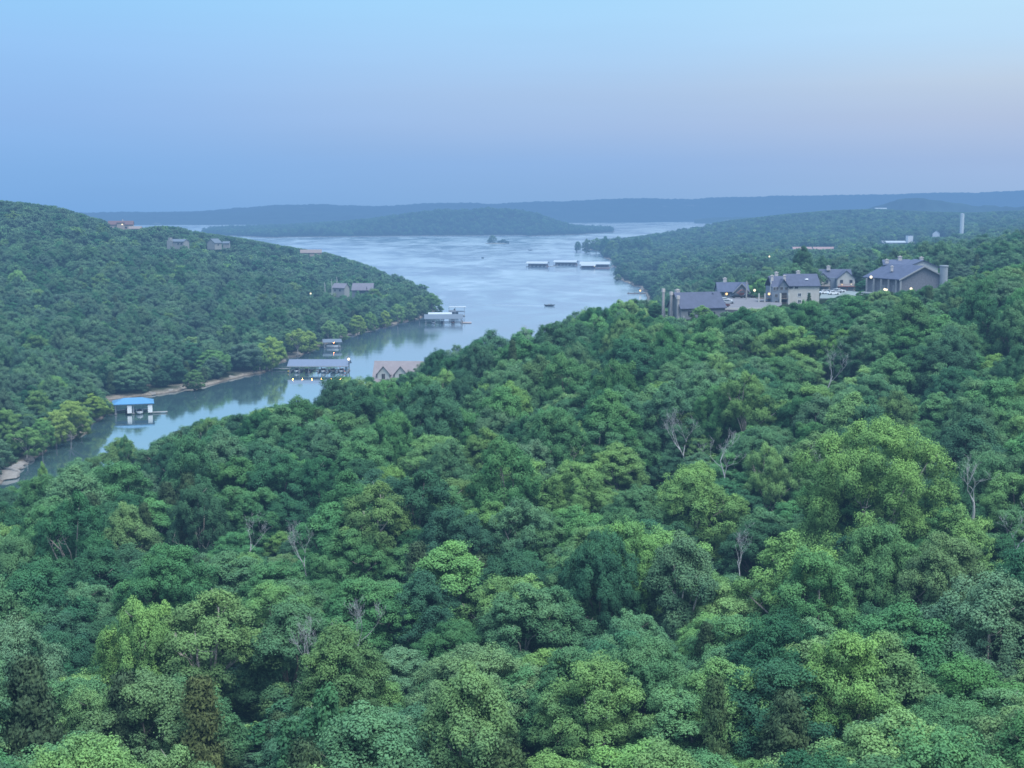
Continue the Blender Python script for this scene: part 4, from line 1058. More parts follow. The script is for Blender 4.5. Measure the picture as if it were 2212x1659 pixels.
for px_, top, D, W_, t, k, lab in [(1516, 661, 402, 5.6, 'feature', 5, 'rounded light green tree in front of the townhouse row'), (1748, 634, 455, 2.2, 'cedar', -1, 'small dark conifer against the cream wall of the apartment block'), (1640, 612, 520, 6, 'green', 0, 'green tree beside the side decks of the cream block'), (1870, 606, 520, 7, 'blue', 2, 'dark green tree between the twin gable building and the lodge'), (1862, 630, 470, 4, 'green', 6, 'low green bush at the near edge of the courtyard'), (1800, 646, 462, 4.5, 'bright', 6, 'pale leafy bush below the parked cars of the courtyard'), (1632, 640, 500, 3, 'green', 6, 'small bush by the globe lamp')]:
    p = at(px_, top, D); g0 = gz(p.x, p.y); Ht = max(p.z - g0, 2.0)
    if k < 0: put_tree('yard_tree', (p.x, p.y, g0), Ht, W_, 1.0, CEDAR[0][0], CEDAR_TRUNK, None, 11., 4.9, lab, 'tree')
    else: put_tree('yard_tree', (p.x, p.y, g0 - .1), Ht, W_, px_, NEAR[k][0], NEAR[k][1], LEAF[t], 14., NEAR[k][2], lab, 'tree')
# ------------------------------------------------------------------ paints
SLATE = ribbed('roof_slate_shingle', (0.062, 0.072, 0.112), .35, .8, 'Y', .2, .15)
SLATE_B = ribbed('roof_slate_blue', (0.060, 0.074, 0.120), .35, .8, 'Y', .2, .15)
TAN_ROOF = ribbed('roof_mauve_shingle', (0.198, 0.172, 0.178), .4, .8, 'Y', .2, .1)
CREAM = ribbed('siding_cream', (0.470, 0.440, 0.405), .25, .7, 'Z', .15, .08)
PALE = ribbed('siding_pale', (0.46, 0.45, 0.42), .25, .7, 'Z', .15, .08)
GREYBLUE = ribbed('siding_grey_blue', (0.158, 0.185, 0.224), .25, .7, 'Z', .15, .08)
GREYWALL = ribbed('siding_grey', (0.16, 0.175, 0.19), .25, .7, 'Z', .15, .1)
BROWNW = paint('wall_brown_shake', (0.160, 0.162, 0.185), .85, .35, 2.2, bump=.3)
TRIM = paint('trim_pale', (0.277, 0.277, 0.284), .6, .12)
CHIM = paint('chimney_stucco', (0.436, 0.396, 0.383), .8, .12)
CHIMB = paint('chimney_buff', (0.304, 0.284, 0.284), .8, .12)
GLASS = paint('window_glass', (0.023, 0.033, 0.046), .08, .3, .6)
WOOD = paint('deck_timber', (0.145, 0.112, 0.092), .8, .3, 2.0)
REDWOOD = paint('porch_red_timber', (0.198, 0.066, 0.056), .7, .25)
DARK = paint('dark_paint', (0.020, 0.020, 0.023), .7, .3)  # near-black paint for doors, hulls, wheels and dark panes
WHITE = paint('white_gelcoat', (0.66, 0.67, 0.68), .3, .06)
SILVER = paint('galvanised_steel', (0.26, 0.28, 0.31), .4, .1)
METAL = ribbed('dock_roof_metal', (0.105, 0.130, 0.185), .6, .4, 'X', .3, .06)
WMETAL = ribbed('dock_roof_white', (0.36, 0.395, 0.42), .6, .4, 'X', .25, .05)
GMETAL = ribbed('dock_roof_grey', (0.100, 0.125, 0.155), .6, .75, 'X', .25, .08)
BLUER = ribbed('dock_roof_blue', (0.045, 0.165, 0.310), .6, .35, 'X', .25, .08)
CONC = paint('dock_concrete', (0.224, 0.224, 0.224), .85, .2)
FLOAT = paint('dock_float', (0.086, 0.086, 0.092), .7, .3)
ASPH = paint('asphalt_worn', (0.106, 0.102, 0.112), .9, .12, .25)
RUST = paint('marina_rust_red', (0.178, 0.092, 0.079), .8, .3)
LAMPW, LAMPO, LAMPR = glow('lamp_white', (1, .88, .62), 2.2), glow('lamp_amber', (1, .66, .30), 2.2), glow('lamp_orange', (1, .42, .16), 7)
REFL = glow('dock_light_amber', (1, .50, .10), 60)
REFLR = glow('dock_light_orange', (1, .32, .10), 50)

def window(par, x, y, z, w, h, face='y-', frame=TRIM, pane=GLASS, d=.08):
    """frame proud of the wall with its pane; face = which way it looks (local)"""
    f, g = MB(), MB(); t = .1
    def bx(m, a0, a1, z0, z1, o0, o1):
        if face[0] == 'y':
            s = -1 if face[1] == '-' else 1
            m.box(x + a0, x + a1, *sorted((y + s * o0, y + s * o1)), z0, z1)
        else:
            s = -1 if face[1] == '-' else 1
            m.box(*sorted((x + s * o0, x + s * o1)), y + a0, y + a1, z0, z1)
    bx(f, -w / 2 - t, -w / 2, z - t, z + h + t, 0, d); bx(f, w / 2, w / 2 + t, z - t, z + h + t, 0, d)
    bx(f, -w / 2, w / 2, z + h, z + h + t, 0, d); bx(f, -w / 2, w / 2, z - t, z, 0, d + .03); bx(f, -.03, .03, z, z + h, .02, d - .01)
    bx(g, -w / 2, w / 2, z, z + h, .005, .02)
    fo = f.build('window', frame, par); g.build('pane', pane, fo)
    return fo

def walls_box(x0, x1, y0, y1, z0, z1, t=.2):
    m = MB(); m.box(x0, x1, y0, y0 + t, z0, z1); m.box(x0, x1, y1 - t, y1, z0, z1); m.box(x0, x0 + t, y0 + t, y1 - t, z0, z1); m.box(x1 - t, x1, y0 + t, y1 - t, z0, z1)
    return m

def chimney(par, x, y, z0, z1, w=1.1, d=.9, mat=CHIM):
    w *= .82; z1 -= .4
    m = MB(); m.box(x - w / 2, x + w / 2, y - d / 2, y + d / 2, z0, z1); m.box(x - w / 2 - .12, x + w / 2 + .12, y - d / 2 - .12, y + d / 2 + .12, z1, z1 + .18)
    m.box(x - w / 4, x + w / 4, y - d / 4, y + d / 4, z1 + .18, z1 + .42)
    return m.build('chimney', mat, par)

def house(name, label, cat, loc, rz, L, W, h, rise, wall, roof, group=None, wins=(), chims=(), ov=.5, door=None, down=2.0):
    """gabled house, ridge along local x, front at y-"""
    t = empty(name, loc, rz, label, cat, group)
    m = walls_box(-L / 2, L / 2, -W / 2, W / 2, -down, h)
    for sx_ in (-1, 1): m.gable_wall(sx_ * (L / 2) - (0 if sx_ < 0 else .2), -W / 2, W / 2, h, h + .01, h + rise, .2)
    m.build('wall', wall, t)
    r = MB().gable(-L / 2, L / 2, -W / 2, W / 2, h, h + rise, .2, ov, .4).build('roof', roof, t)
    for w_ in wins: window(t, *w_)
    for c in chims: chimney(r, *c)
    if door:
        x, y, w, hh = door
        d_ = MB().box(x - w / 2, x + w / 2, y - .07, y - .01, 0, hh).build('door', DARK, t)
        MB().ball((x + w * .35, y - .1, hh * .48), .06).build('handle', SILVER, d_)
    return t, r

# ------------------------------------------------------------------ the apartment cluster on the plateau
# A: long dark townhouses seen over their roof, tall buff chimney stacks marching down the end
def bld_A():
    p = P_A; zb = p.z - 1.5
    t, r = house('townhouse_row', 'grey townhouse row with long slate roof and three tall buff chimney stacks on its end', 'apartment building', (p.x + 1.4, p.y + 6, zb), R(20), 15.5, 9, 5.2, 4.3, GREYWALL, SLATE,
                 wins=[(-4.6, -4.5, 2.6, 1.5, 1.5), (-4.6, -4.5, -.4, 1.5, 1.5), (-.5, -4.5, 2.4, 1.4, 1.3), (3.6, -4.5, 2.4, 1.4, 1.3), (1.5, -4.5, -.3, 1.4, 1.4)], down=5)
    for k, (x, y, z1) in enumerate([(-9.7, 4.2, 9.6), (-8.8, .5, 8.8), (-8.3, -3.3, 7.8)]):
        m = MB(); m.box(x - .22, x + .45, y - .3, y + .3, -4, z1); m.hexa([(x + .45, y - .6, -4), (x + 1.2, y - .6, -4), (x + 1.2, y + .6, -4), (x + .45, y + .6, -4)], [(x + .45, y - .6, z1 * .45), (x + .5, y - .6, z1 * .45), (x + .5, y + .6, z1 * .45), (x + .45, y + .6, z1 * .45)])
        c = m.build('chimney_stack', CHIMB, t); MB().box(x - .36, x + .55, y - .42, y + .42, z1 + .003, z1 + 1.1).build('chimney_cap', CHIM, c)
    chimney(r, -5.8, 2.0, 7.6, 10.6, 1.5, 1.2)
    # corner posts of the decks on the downhill end, front gable dormer
    for x, y in [(-8.6, -4.6), (-6.9, -4.7), (-10.2, .6), (-10.2, 3.4)]: MB().box(x - .22, x + .22, y - .22, y + .22, -4, 2.6).build('deck_post', TRIM, t)
    MB().box(-10.6, -7.8, -4.6, 4.3, -.25, 0).build('deck', WOOD, t)
    d = MB(); d.hexa([(4.1, -.6, 6.9), (6.3, -.6, 6.9), (6.3, 1.8, 6.9), (4.1, 1.8, 6.9)], [(4.1, -.6, 7.6), (6.3, -.6, 7.6), (6.3, 1.8, 7.6), (4.1, 1.8, 7.6)])
    dm = d.add([(4.1, -.6, 7.603), (6.3, -.6, 7.603), (5.2, -.6, 9.2)], [(0, 1, 2)]).build('dormer', PALE, t)
    rr = MB()
    for s in (-1, 1):
        b = [(5.2, -.9, 9.25), (5.2, 2.2, 9.25), (5.2 + s * 1.7, 2.2, 7.2), (5.2 + s * 1.7, -.9, 7.2)]
        if s > 0: b = b[::-1]
        rr.hexa(b, [(q[0], q[1], q[2] + .16) for q in b])
    rr.build('dormer_roof', SLATE_B, dm); window(dm, 5.2, -.62, 7.0, .7, .9)
bld_A()

# B: little house with a big front gable and a red timber porch
def bld_B():
    p = P_B; zb = p.z
    t, r = house('gabled_house', 'small grey house with a wide front gable and red timber porch beside the car park', 'house', (p.x, p.y + 5, zb), R(0), 11.3, 8, 2.7, 3.0, GREYBLUE, SLATE_B, chims=[(-2.6, .6, 5.2, 7.6, 1.5, 1.1)], wins=[(-3.9, -4, .9, 1.1, 1.3), (-1.9, -4, .9, .9, 1.3)])
    g = MB(); g.add([(.2, -5.2, 0), (5.4, -5.2, 0), (5.4, -5.2, 2.7), (2.8, -5.2, 5.5), (.2, -5.2, 2.7), (.2, -4.05, 0), (5.4, -4.05, 0), (5.4, -4.05, 2.7), (2.8, -4.05, 5.5), (.2, -4.05, 2.7)], [(0, 1, 2, 3, 4), (0, 4, 9, 5), (1, 6, 7, 2)])
    gw = g.build('gable_wall', GREYWALL, t)
    rr = MB()
    for s in (-1, 1):
        b = [(2.8, -5.8, 5.6), (2.8, 0, 5.6), (2.8 + s * 3.4, 0, 2.1), (2.8 + s * 3.4, -5.8, 2.1)]
        if s > 0: b = b[::-1]
        rr.hexa(b, [(q[0], q[1], q[2] + .16) for q in b])
    rr.build('gable_roof', SLATE_B, t)
    tr = MB()
    for s in (-1, 1): tr.hexa([(2.8, -5.92, 5.45), (2.8 + s * 3.4, -5.92, 1.95), (2.8 + s * 3.4, -5.82, 1.95), (2.8, -5.82, 5.45)], [(2.8, -5.92, 5.8), (2.8 + s * 3.4, -5.92, 2.3), (2.8 + s * 3.4, -5.82, 2.3), (2.8, -5.82, 5.8)])
    tr.build('bargeboard', TRIM, t)
    window(gw, 2.9, -5.2, 3.0, .8, .8, pane=TRIM)
    pr = MB(); pr.box(1.2, 1.45, -6.9, -6.65, 0, 2.2); pr.box(4.2, 4.45, -6.9, -6.65, 0, 2.2)
    for s in (-1, 1): pr.hexa([(2.83, -7.0, 3.4), (2.83 + s * 2.0, -7.0, 2.1), (2.83 + s * 2.0, -6.0, 2.1), (2.83, -6.0, 3.4)], [(2.83, -7.0, 3.6), (2.83 + s * 2.0, -7.0, 2.3), (2.83 + s * 2.0, -6.0, 2.3), (2.83, -6.0, 3.6)])
    pr.box(2.0, 3.9, -5.35, -5.25, 0, 2.2)
    pr.build('porch', REDWOOD, t)
    window(t, 4.8, -5.2, .9, .8, 1.2, pane=TRIM)
    l = MB().ball((-2.6, -4.25, 1.7), .42).build('wall_lamp', LAMPO, t)
bld_B()

# C: tall cream apartment block, its grey-blue wing with balconies towards the lake
def bld_C():
    p = P_C; zb = p.z - .4
    t = empty('apartment_block', (p.x, p.y + 2, zb), R(4), 'cream three-storey apartment block with a grey-blue balcony wing and white chimneys', 'apartment building')
    m = walls_box(-3.2, 8.2, 0, 9, -3, 7.0)
    m.gable_wall(8.0, 0, 9, 7.0, 7.01, 10.6, .2); m.build('wall', CREAM, t)
    r = MB().gable(-3.2, 8.2, 0, 9, 7.0, 10.6, .22, .5, .4).build('roof', SLATE, t)
    w = walls_box(-8.8, -3.2, -1.2, 8, -3, 6.6)
    w.add([(-6.6, -1.2, 6.6), (-3.2, -1.2, 6.6), (-4.9, -1.2, 9.0)], [(0, 1, 2)]); w.build('wing_wall', GREYBLUE, t)
    wr = MB()
    for s in (-1, 1):
        b = [(-4.9, -1.7, 9.1), (-4.9, 4.5, 9.1), (-4.9 + s * 2.1, 4.5, 6.2), (-4.9 + s * 2.1, -1.7, 6.2)]
        if s > 0: b = b[::-1]
        wr.hexa(b, [(q[0], q[1], q[2] + .18) for q in b])
    wr.gable(-8.8, -3.6, -.6, 8.4, 6.6, 9.9, .2, .4, .3); wr.build('wing_roof', SLATE, t)
    for c in [(-8.2, 2.2, 7.5, 10.6, 1.0, 1.0), (-5.9, 5.0, 9, 11.6, 1.3, 1.0), (-4.2, .6, 8.4, 10.6, 1.0, .9), (2.0, 5.4, 10, 12.0, 1.5, 1.0)]: chimney(r, *c)
    sk = MB().ball((4.2, 2.2, 8.95), .7, 10, 6, .35).build('skylight', WHITE, r)
    for k in range(2): window(t, -1.9 + 1.9 * k, 0, 5.9, 1.1, .9, pane=DARK)
    for x, z in [(1.2, 3.2), (1.2, .9), (4.6, 3.5)]: window(t, x, 0, z, 1.0, 1.0, frame=WHITE)
    for x, z in [(-7.4, .6), (-7.4, 3.0), (-8.0, 5.4), (-5.6, 5.5), (-3.9, 5.5), (-7.2, 5.5)]: window(t, x, -1.2, z, .9, 1.0, pane=DARK)
    for z in (.1, 2.6):
        b = MB(); b.box(-6.3, -3.3, -2.9, -1.22, z - .2, z); b.box(-6.3, -3.3, -2.9, -2.82, z + .9, z + 1.0)
        for i in range(11): b.box(-6.28 + i * .29, -6.24 + i * .29, -2.88, -2.84, z, z + .9)
        bo = b.build('balcony', WOOD, t); MB().box(-5.9, -3.7, -1.28, -1.21, z + .05, z + 1.9).build('balcony_door', DARK, bo)
    for x in (-6.35, -3.35): MB().box(x - .28, x + .28, -3.0, -2.45, -3, 4.4).build('balcony_post', PALE, t)
    wg = MB()
    for z in (-.2, 2.4): wg.box(-13.2, -8.8, 1.0, 5.0, z - .2, z); wg.box(-13.2, -8.8, 1.0, 1.08, z + .9, z + 1.0); [wg.box(-13.15 + i * .33, -13.1 + i * .33, 1.02, 1.06, z, z + .9) for i in range(13)]
    wg.build('side_deck', WOOD, t)
    for x in (-13.0, -10.9): MB().box(x - .2, x + .2, .7, 1.1, -3, 4.2).build('deck_post', PALE, t)
    MB().hexa([(-9.2, .2, 3.8), (-8.82, .2, 3.8), (-8.82, 1.0, 3.8), (-9.2, 1.0, 3.8)], [(-9.0, .4, 9.4), (-8.82, .4, 9.4), (-8.82, .8, 9.4), (-9.0, .8, 9.4)]).build('flue', PALE, t)
    MB().ball((-9.5, .6, 4.0), .42).build('wall_lamp', LAMPO, t)
bld_C()

# D: two pale gables joined by a slate roof, dark decks below
def bld_D():
    p = P_D; zb = p.z
    t = empty('twin_gable_building', (p.x, p.y + 4, zb), R(-3), 'pale building with two front gables over dark timber decks behind the cream block', 'apartment building')
    w1, w2 = MB(), MB()
    for m, x0, x1, y0, h, pk in [(w1, -8.0, -2.4, 0, 4.2, 6.9), (w2, .4, 7.4, -1.5, 5.0, 8.0)]:
        walls = walls_box(x0, x1, y0, 9, -2, h); m.v += walls.v; m.f += walls.f
        k = len(m.v); m.v += [(x0, y0, h + .003), (x1, y0, h + .003), ((x0 + x1) / 2, y0, pk)]; m.f.append((k, k + 1, k + 2))
    w1.build('wall', CREAM, t); w2.build('wall', PALE, t)
    MB().box(-2.4, .4, 1.2, 8.6, -2, 5.2).build('link_wall', GREYBLUE, t)
    r = MB()
    for x0, x1, y0, h, pk in [(-8.0, -2.4, 0, 4.2, 6.9), (.4, 7.4, -1.5, 5.0, 8.0)]:
        xm = (x0 + x1) / 2; sl_ = (pk - h) / (xm - x0)
        for s in (-1, 1):
            b = [(xm, y0 - .4, pk + .05), (xm, 7, pk + .05), (xm + s * (xm - x0 + .4), 7, h - .4 * sl_ + .05), (xm + s * (xm - x0 + .4), y0 - .4, h - .4 * sl_ + .05)]
            if s > 0: b = b[::-1]
            r.hexa(b, [(q[0], q[1], q[2] + .2) for q in b])
    r.gable(-7.6, 7.0, 2.4, 10.5, 5.25, 8.3, .2, .3, .2)
    ro = r.build('roof', SLATE, t); chimney(ro, -2.2, 5.2, 8, 10.0, 1.7, 1.1)
    for x, y, z in [(-3.6, 0, 3.0), (2.0, -1.5, 3.2), (5.8, -1.5, 3.2)]: window(t, x, y, z, 1.1, 1.2)
    for x0, x1, y in [(-8.0, -2.4, -1.9), (.4, 7.4, -3.4)]:
        d = MB(); d.box(x0, x1, y, y + 1.85, 1.7, 1.95); d.box(x0, x1, y, y + .08, 2.75, 2.85); [d.box(x0 + .1 + i * .45, x0 + .16 + i * .45, y + .01, y + .07, 1.95, 2.75) for i in range(int((x1 - x0) / .45))]
        for q in (x0 + .15, (x0 + x1) / 2, x1 - .3): d.box(q, q + .18, y + .1, y + .28, -2, 1.7)
        d.build('deck', REDWOOD if x0 > 0 else WOOD, t)
    MB().ball((2.2, -1.75, 2.55), .2).build('wall_lamp', LAMPO, t); MB().ball((5.9, -1.75, 2.7), .2).build('wall_lamp', LAMPW, t)
bld_D()

# E: large brown gable end under a wide slate roof, pale round stack at its corner
def bld_E():
    p = P_E; zb = p.z - .5
    t = empty('lodge_building', (p.x + 4.6, p.y + 4, zb), R(0), 'large brown shake-walled lodge with a wide slate roof, below the dark hilltop trees', 'apartment building')
    W, h, pk = 12.6, 6.0, 9.9
    m = MB(); m.add([(-W / 2, 0, -2), (W / 2, 0, -2), (W / 2, 0, h + 1.2), (.9, 0, pk), (-W / 2, 0, h), (-W / 2 - 7, 16, -2), (W / 2, 16, -2), (W / 2, 16, h + 1.2), (.9 - 7, 16, pk), (-W / 2 - 7, 16, h)], [(0, 1, 2, 3, 4), (0, 4, 9, 5), (1, 6, 7, 2), (5, 9, 8, 7, 6)])
    m.build('wall', BROWNW, t)
    r = MB(); b = [(-W / 2 - .9, -.6, h - .55), (.9, -.6, pk), (.9 - 7.4, 17, pk), (-W / 2 - 8.3, 17, h - .55)]
    r.hexa(b, [(q[0], q[1], q[2] + .28) for q in b]); b = [(.9, -.6, pk), (W / 2 + .6, -.6, h + .9), (W / 2 + .6, 17, h + .9), (.9 - 7.4, 17, pk)]
    r.hexa(b, [(q[0], q[1], q[2] + .28) for q in b])
    # higher rear block
    b = [(-8, 16, 9.6), (3, 13, 9.8), (2, 20, 11.3), (-7, 21, 11.1)]; r.hexa(b, [(q[0], q[1], q[2] + .25) for q in b])
    b = [(3.0, 7.5, 11.5), (8.6, 7.5, 9.0), (8.6, 18, 9.0), (3.0, 18, 11.5)]; r.hexa(b, [(q[0], q[1], q[2] + .25) for q in b])
    b = [(-1.6, 7.5, 9.6), (3.0, 7.5, 11.5), (3.0, 18, 11.5), (-1.6, 18, 9.6)]; r.hexa(b, [(q[0], q[1], q[2] + .25) for q in b])
    ro = r.build('roof', SLATE_B, t)
    MB().add([(-1.6, 8, 7.0), (8.0, 8, 7.0), (8.0, 8, 9.4), (3.0, 8, 11.4), (-1.6, 8, 9.65), (-1.6, 17, 7.0), (8, 17, 7.0), (8, 17, 9.4)], [(0, 1, 2, 3, 4), (1, 6, 7, 2), (0, 4, 5)]).build('rear_gable', PALE, t)
    f = MB()
    f.hexa([(-W / 2 - .9, -.8, h - .75), (.9, -.8, pk - .2), (.9, -.62, pk - .2), (-W / 2 - .9, -.62, h - .75)], [(-W / 2 - .9, -.8, h - .3), (.9, -.8, pk + .3), (.9, -.62, pk + .3), (-W / 2 - .9, -.62, h - .3)])
    f.hexa([(.9, -.8, pk - .2), (W / 2 + .6, -.8, h + .7), (W / 2 + .6, -.62, h + .7), (.9, -.62, pk - .2)], [(.9, -.8, pk + .3), (W / 2 + .6, -.8, h + 1.15), (W / 2 + .6, -.62, h + 1.15), (.9, -.62, pk + .3)])
    f.build('bargeboard', TRIM, t)
    for c in [(-6.4, 17.5, 9.6, 11.7, 1.4, 1.0), (-1.4, 19.5, 10.6, 12.7, 1.4, 1.0), (3.6, 12, 11.0, 12.7, 1.3, 1.0), (-7.2, 8.2, 8.0, 9.9, .9, .9)]: chimney(ro, *c)
    MB().box(-W / 2 - .55, -W / 2 - .02, -.55, .02, -2, h - .5).build('corner_post', TRIM, t)
    # gallery along the lake side
    g = MB()
    for i in range(5): x, y = -W / 2 - 1.4 - i * 1.5, 1.0 + i * 3.4; g.box(x - .22, x + .22, y - .22, y + .22, -1.2, h - .6)
    g.build('gallery_post', TRIM, t)
    d = MB(); d.hexa([(-W / 2 - .4, -1.2, .4), (-W / 2 - 1.8, -1.2, .4), (-W / 2 - 9, 15, .4), (-W / 2 - 7.2, 15.5, .4)][::-1], [(-W / 2 - .4, -1.2, .8), (-W / 2 - 1.8, -1.2, .8), (-W / 2 - 9, 15, .8), (-W / 2 - 7.2, 15.5, .8)][::-1]); d.build('gallery_deck', PALE, t)
    for k in range(3):
        x, y = -W / 2 - 1.2 - k * 2.1, 2.6 + k * 4.8
        MB().box(x - .75, x + .75, y - .1, y + .1, 1.2, 3.6).build('window', TRIM, t)
    s = MB().tube([(W / 2 + .9, -.6, -2), (W / 2 + .9, -.6, 9.9)], 1.25, 16); s.tube([(W / 2 + .9, -.6, 9.903), (W / 2 + .9, -.6, 10.3)], 1.4, 16)
    s.build('round_stack', SILVER, t)
    b = MB().hexa([(W / 2 + 2.2, -.2, 3.1), (W / 2 + 6.2, -.2, 2.4), (W / 2 + 6.2, 1.6, 2.4), (W / 2 + 2.2, 1.6, 3.1)], [(W / 2 + 2.2, -.2, 3.3), (W / 2 + 6.2, -.2, 2.6), (W / 2 + 6.2, 1.6, 2.6), (W / 2 + 2.2, 1.6, 3.3)]).build('porch_roof', TRIM, t)
    q = MB(); q.box(W / 2 + 6.0, W / 2 + 6.15, .5, .65, -2, 2.4); q.build('porch_post', TRIM, b)
    MB().ball((-W / 2 - 7.2, 10, 6.0), .45).build('wall_lamp', LAMPW, t)
bld_E()

# house at the forest edge: only its mauve roof and two pale dormers show
def bld_H():
    D = 400; p = at(862, 781, D)
    t, r = house('lakeside_house', 'house with a broad mauve roof and two pale gabled dormers at the forest edge', 'house', (p.x, p.y, p.z - 8.2), R(-4), 14.2, 12, 2.2, 6.0, PALE, TAN_ROOF, down=6)
    for x in (-4.0, 1.2):
        w = 3.6; d = MB(); d.box(x - w / 2, x + w / 2, -4.9, -1.6, 2.6, 5.0); d.add([(x - w / 2, -4.9, 5.003), (x + w / 2, -4.9, 5.003), (x, -4.9, 7.2)], [(0, 1, 2)])
        do = d.build('dormer', PALE, t); rr = MB()
        for s in (-1, 1):
            b = [(x, -5.3, 7.3), (x, -.6, 7.3), (x + s * 2.3, -.6, 4.6), (x + s * 2.3, -5.3, 4.6)]
            if s > 0: b = b[::-1]
            rr.hexa(b, [(q[0], q[1], q[2] + .14) for q in b])
        rr.build('dormer_roof', TAN_ROOF, do); window(do, x, -4.9, 3.0, .9, 2.0, pane=DARK)
bld_H()

# houses on the wooded peninsula
DULL = ribbed('siding_dull', (.25, .25, .24), .25, .7, 'Z', .15, .08)
def hill_houses():
    p = at(262, 497, 1180)
    t, r = house('hilltop_house', 'large tan house with a dark red-brown roof on the skyline of the peninsula', 'house', (p.x, p.y, p.z - .5), R(12), 21, 11, 5.4, 3.0, paint('stucco_tan', (0.330, 0.264, 0.224), .8, .15), ribbed('roof_red_brown', (0.112, 0.066, 0.066), .4, .8, 'Y', .2, .1), chims=[(1.5, 0, 7.4, 9.8, 1.3, 1.0)],
                 wins=[(x, -5.5, 2.0, 1.6, 1.5) for x in (-8, -4.5, 4.5, 8)])
    MB().box(-3, 3.2, -7.6, -5.52, -2, 6.6).build('bay', paint('stucco_tan', (0.330, 0.264, 0.224)), t); MB().box(-3.4, 3.6, -8, -5.1, 6.603, 7.1).build('bay_roof', MATS['roof_red_brown'], t)
    MB().box(1.0, 2.0, -8.06, -8.0, 5.0, 5.9).build('lit_window', LAMPW, t)
    p = at(293, 499, 1150)
    house('tan_house', 'low tan house just downhill of the large skyline house', 'house', (p.x, p.y, p.z - 1), R(5), 10, 7, 3, 1.8, MATS['stucco_tan'], ribbed('roof_dusty', (0.198, 0.158, 0.145), .4, .8, 'Y', .2, .1), wins=[(-2, -3.5, 1, 1.4, 1.3), (2, -3.5, 1, 1.4, 1.3)])
    p = at(386, 531, 1010)
    t, r = house('white_house', 'boxy white house with a tall end tower halfway up the peninsula', 'house', (p.x + 1, p.y, p.z - .3), R(-18), 11, 8, 3.6, 1.6, DULL, GMETAL, wins=[(1.0, -4, 1.2, 1.5, 1.3), (3.8, -4, 1.2, 1.5, 1.3)])
    MB().box(-8.2, -3.6, -5, 2, -2, 4.4).build('tower', DULL, t); MB().box(-8.2, -6.4, -3.0, 0, 4.403, 6.4).build('tower_top', DULL, t)
    p = at(466, 532, 1060)
    house('white_gabled_house', 'white house with a steep front gable among trees on the peninsula', 'house', (p.x - 1, p.y, p.z - .5), R(60), 8, 8, 3.4, 3, DULL, GMETAL, wins=[(0, -4, 1, 1.4, 1.4)])
    p = at(484, 529, 1075)
    house('garden_pavilion', 'small white roofed pavilion beside the white gabled house', 'house', (p.x + 2, p.y, p.z - .5), R(0), 5, 4, 2, 1.2, DULL, GMETAL)
    p = at(672, 551, 1235)
    t, r = house('tan_roofed_house', 'long house under a dusty tan roof on the far crest of the peninsula', 'house', (p.x, p.y, p.z - .5), R(8), 19, 8, 2.8, 2.6, MATS['stucco_tan'], MATS['roof_dusty'], wins=[(x, -4, .9, 1.3, 1.2) for x in (-6, -2, 4)])
    p = at(783, 626, 880)
    t, r = house('mauve_roofed_house', 'house showing only a wide grey-mauve roof through the trees near the point', 'house', (p.x + .6, p.y, p.z - 2.4), R(-5), 13.5, 9, 2.6, 4.0, GREYWALL, ribbed('roof_grey_mauve', (0.139, 0.132, 0.158), .4, .8, 'Y', .2, .1), down=3)
    MB().gable(-3, 3, -7.5, -3.5, 2.8, 5.0, .2, .4, .3).xf(Matrix.Identity(4)).build('porch_roof', MATS['roof_grey_mauve'], t)
    p = at(727, 634, 845)
    t, r = house('pale_house', 'pale narrow house with a lawn terrace near the point of the peninsula', 'house', (p.x + 2.5, p.y + 2, p.z + .6), R(-25), 9, 6, 3.2, 2.4, DULL, MATS['roof_grey_mauve'], wins=[(-2.5, -3, .8, 1.2, 1.3), (1.2, -3, .8, 1.4, 1.3)], down=3)
    MB().box(-5.5, -1.5, -6.0, -3.02, -2.4, -.3).build('terrace', paint('lawn_terrace', (0.145, 0.198, 0.106), .9, .2), t)
    # three pale bare trunks standing round it
    for k, (px_, top, bot, D) in enumerate([(702, 613, 636, 832), (717, 607, 635, 838), (728, 601, 626, 850)]):
        a = at(px_, bot, D); b = at(px_ - 1, top, D); h = b.z - a.z + 1
        m = MB().tube([(0, 0, -1.5), (.05, 0, h * .5), (-.15, .1, h)], [.32, .26, .16], 8); m.tube([(0, 0, h * .62), (.5, .1, h * .8)], [.14, .06], 5)
        o = m.build('bare_trunk', paint('bare_trunk_white', (0.277, 0.284, 0.277), .8, .15)); o.location = (a.x, a.y, a.z)
        tag(o, ['shortest pale bare trunk in front of the house near the point', 'pale bare trunk rising from the lawn terrace near the point', 'pale bare trunk standing behind the lawn terrace near the point'][k], 'tree trunk')
hill_houses()

